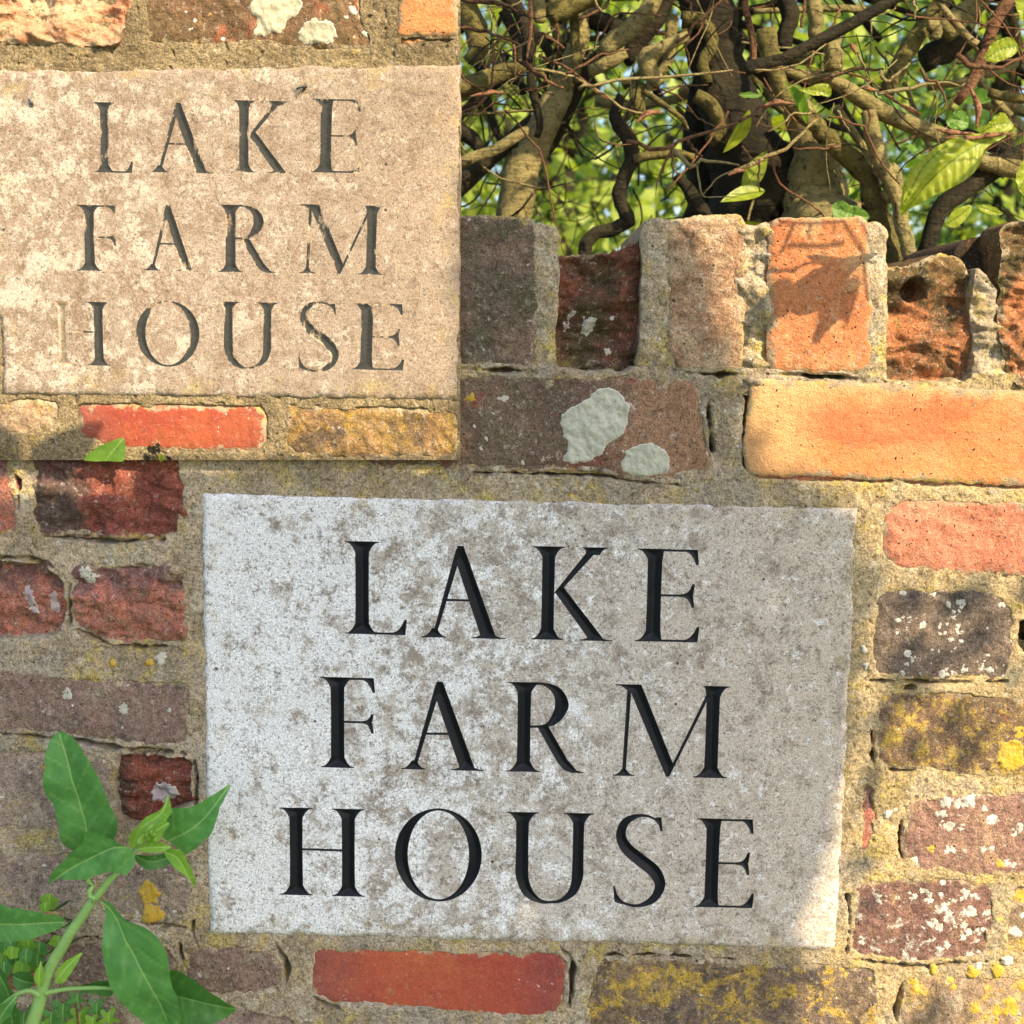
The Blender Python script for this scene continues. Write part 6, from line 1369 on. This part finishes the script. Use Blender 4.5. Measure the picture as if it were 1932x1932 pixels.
weed = thing('creeping_weed', (-0.47, -0.035, 0), 'low weed with small round leaves at the wall foot, far lower left', 'plant')
spots = [(40, 1560, 50), (90, 1540, 40), (180, 1560, 48), (230, 1490, 38), (110, 1480, 42), (30, 1480, 40), (170, 1460, 36), (215, 1560, 36), (290, 1210, 42), (330, 1330, 36), (350, 1440, 36), (60, 1455, 30), (130, 1600, 40), (20, 1610, 42), (270, 1240, 26), (150, 1530, 36), (70, 1510, 34)]
for k, (x, y, r) in enumerate(spots):
    r *= 1.3
    ol = [(x + r * math.cos(a) * (1 + 0.13 * math.cos(a * 5 + k)), y + r * 0.9 * math.sin(a) * (1 + 0.13 * math.cos(a * 5 + k))) for a in np.linspace(0, 2 * np.pi, 22, endpoint=False)]
    leaf_part(weed, ol, [(x, y + r * 0.8), (x, y), (x + 3, y - r * 0.8)], -0.03 - 0.0012 * k, M_LEAF_LT if k % 2 == 0 else M_LEAF, 0.3, 0.1, 0, 70 + k, conv=cp2, step=0.003)
    c = at(*cp2([(x, y + r * 0.6)])[0], -0.028 - 0.0012 * k)
    V, F = tube(np.array([c, c + np.array((0.002, 0.012, -0.006)), c + np.array((0.004, 0.034, -0.010))]), 0.0008, 5, k)
    add('stalk', V, F, M_LEAF_DK, weed, attrs={'rib': np.full(len(V), 0.01), 'len': np.zeros(len(V)), 'vein': np.zeros(len(V))})
ivy = thing('ivy', (-0.30, -0.03, 0), 'dark lobed ivy leaves low behind the leafy plant at the bottom left', 'plant')
for k, (x, y, r, mt) in enumerate([(370, 1860, 90, 0), (470, 1900, 80, 1), (570, 1840, 70, 0), (640, 1900, 70, 1), (300, 1900, 70, 0), (540, 1930, 60, 1), (140, 1900, 80, 0), (450, 1790, 56, 0), (250, 1960, 70, 1)]):
    ol = [(x + r * math.cos(a) * (0.72 + 0.30 * math.cos(5 * a + 1.2)), y - r * math.sin(a) * (0.72 + 0.30 * math.cos(5 * a + 1.2))) for a in np.linspace(0, 2 * np.pi, 40, endpoint=False)]
    leaf_part(ivy, ol, [(x, y + r * 0.6), (x, y), (x + 4, y - r * 0.7)], -0.03 - 0.002 * k, (M_LEAF, M_LEAF_LT)[mt], 0.35, 0.2, 0, 95 + k, conv=cp2, step=0.003)
    c = at(*cp2([(x, y + r * 0.4)])[0], -0.028 - 0.002 * k)
    V, F = tube(np.array([c, (c[0], -0.028, c[2] - 0.08), (-0.30, -0.03, 0.0)]), 0.001, 5, k)
    add('stalk', V, F, M_TWIG, ivy)

# ------------------------------------------------------------------ small things on the panel
lf = thing('sprouting_leaf', at(198, 868, YP - 0.006), 'single pointed green leaf sprouting at the lower edge of the sunlit panel', 'leaf')
leaf_part(lf, [(652, 1850), (700, 1795), (760, 1755), (860, 1708), (955, 1664), (982, 1690), (988, 1760), (990, 1850), (860, 1856), (740, 1856)], [(830, 1850), (900, 1760), (972, 1672)], YP - 0.006, M_BEECH_DK, 0.2, 0.05, 0, 130, name='blade', conv=cc3, step=0.0016)
sp = thing('seedling', at(300, 868, YP - 0.005), 'tiny dark seedling with lobed leaves at the panel\'s bottom edge below the bright red brick', 'plant')
for k, (x, y, r, m) in enumerate([(1200, 1765, 40, 0), (1235, 1740, 26, 0), (1175, 1760, 26, 0), (1150, 1830, 30, 0), (1270, 1825, 34, 1), (1335, 1835, 22, 0), (1245, 1775, 22, 0)]):
    ol = [(x + r * math.cos(a) * (0.8 + 0.22 * math.cos(5 * a)), y + r * math.sin(a) * (0.8 + 0.22 * math.cos(5 * a + k))) for a in np.linspace(0, 2 * np.pi, 24, endpoint=False)]
    leaf_part(sp, ol, [(x, y + r * 0.7), (x, y), (x, y - r * 0.7)], YP - 0.005 - 0.0004 * k, (M_BARK_D, M_BEECH)[m], 0.3, 0.1, 0, 140 + k, conv=cc3, step=0.0012)
V, F = tube(np.array([at(300, 869, YP - 0.003), at(296, 862, YP - 0.004), at(290, 850, YP - 0.0045)]), 0.0005, 5); add('stem', V, F, M_BARK_D, sp)

M_FLY = plain('fly_body', (0.012, 0.012, 0.014), 0.3, 0.5)
n_ = NT('fly_wing'); n_.b.inputs['Base Color'].default_value = (0.25, 0.23, 0.2, 1); n_.b.inputs['Roughness'].default_value = 0.25; n_.b.inputs['Alpha'].default_value = 0.45; M_WING = n_.m
def fly(px, py, ang, sz, lab):
    c = at(px, py, YP - 0.0016); ca, sa = math.cos(ang), math.sin(ang)
    X = lambda a, b, h: c + np.array((a * ca - b * sa, -h, a * sa + b * ca)) * sz     # a: along the body, b: sideways, h: off the stone
    t = thing('fly', c, lab, 'fly', 'flies on the worn plaque')
    V, F = tube(np.array([X(-0.52, 0, 0.05), X(-0.45, 0, 0.08), X(-0.25, 0, 0.12), X(-0.05, 0, 0.13), X(0.03, 0, 0.14), X(0.15, 0, 0.16), X(0.27, 0, 0.14), X(0.31, 0, 0.13), X(0.37, 0, 0.13), X(0.45, 0, 0.11), X(0.5, 0, 0.09)]), np.array([0.03, 0.11, 0.17, 0.15, 0.12, 0.17, 0.13, 0.07, 0.12, 0.11, 0.03]) * sz, 10, 1, 0.05)
    add('body', V, F, M_FLY, t)
    for s in (-1, 1):
        V = [X(0.15, s * 0.08, 0.30), X(-0.1, s * 0.30, 0.30), X(-0.45, s * 0.42, 0.24), X(-0.68, s * 0.30, 0.20), X(-0.55, s * 0.10, 0.24), X(-0.15, s * 0.05, 0.30)]
        add('wing', np.array(V), [(0, 1, 2, 3, 4, 5)], M_WING, t)
        for k, (a, b, e) in enumerate([(0.25, 0.30, 0.48), (0.10, 0.36, 0.05), (-0.02, 0.36, -0.42)]):
            V, F = tube(np.array([X(a, s * 0.1, 0.1), X((a + e) / 2, s * b * 0.8, 0.24), X(e, s * (b + 0.12), -0.16)]), 0.018 * sz, 5, k); add('leg', V, F, M_FLY, t)
fly(59, 193, -0.9, 0.0062, 'small black fly left of the worn letter L on the sunlit plaque')
fly(570, 166, 0.25, 0.0085, 'larger black fly above the worn letters K and E')
print('objects', len(bpy.data.objects), 'tris', sum(sum(len(p.vertices) - 2 for p in m.polygons) for m in bpy.data.meshes if len(m.polygons) < 20000))
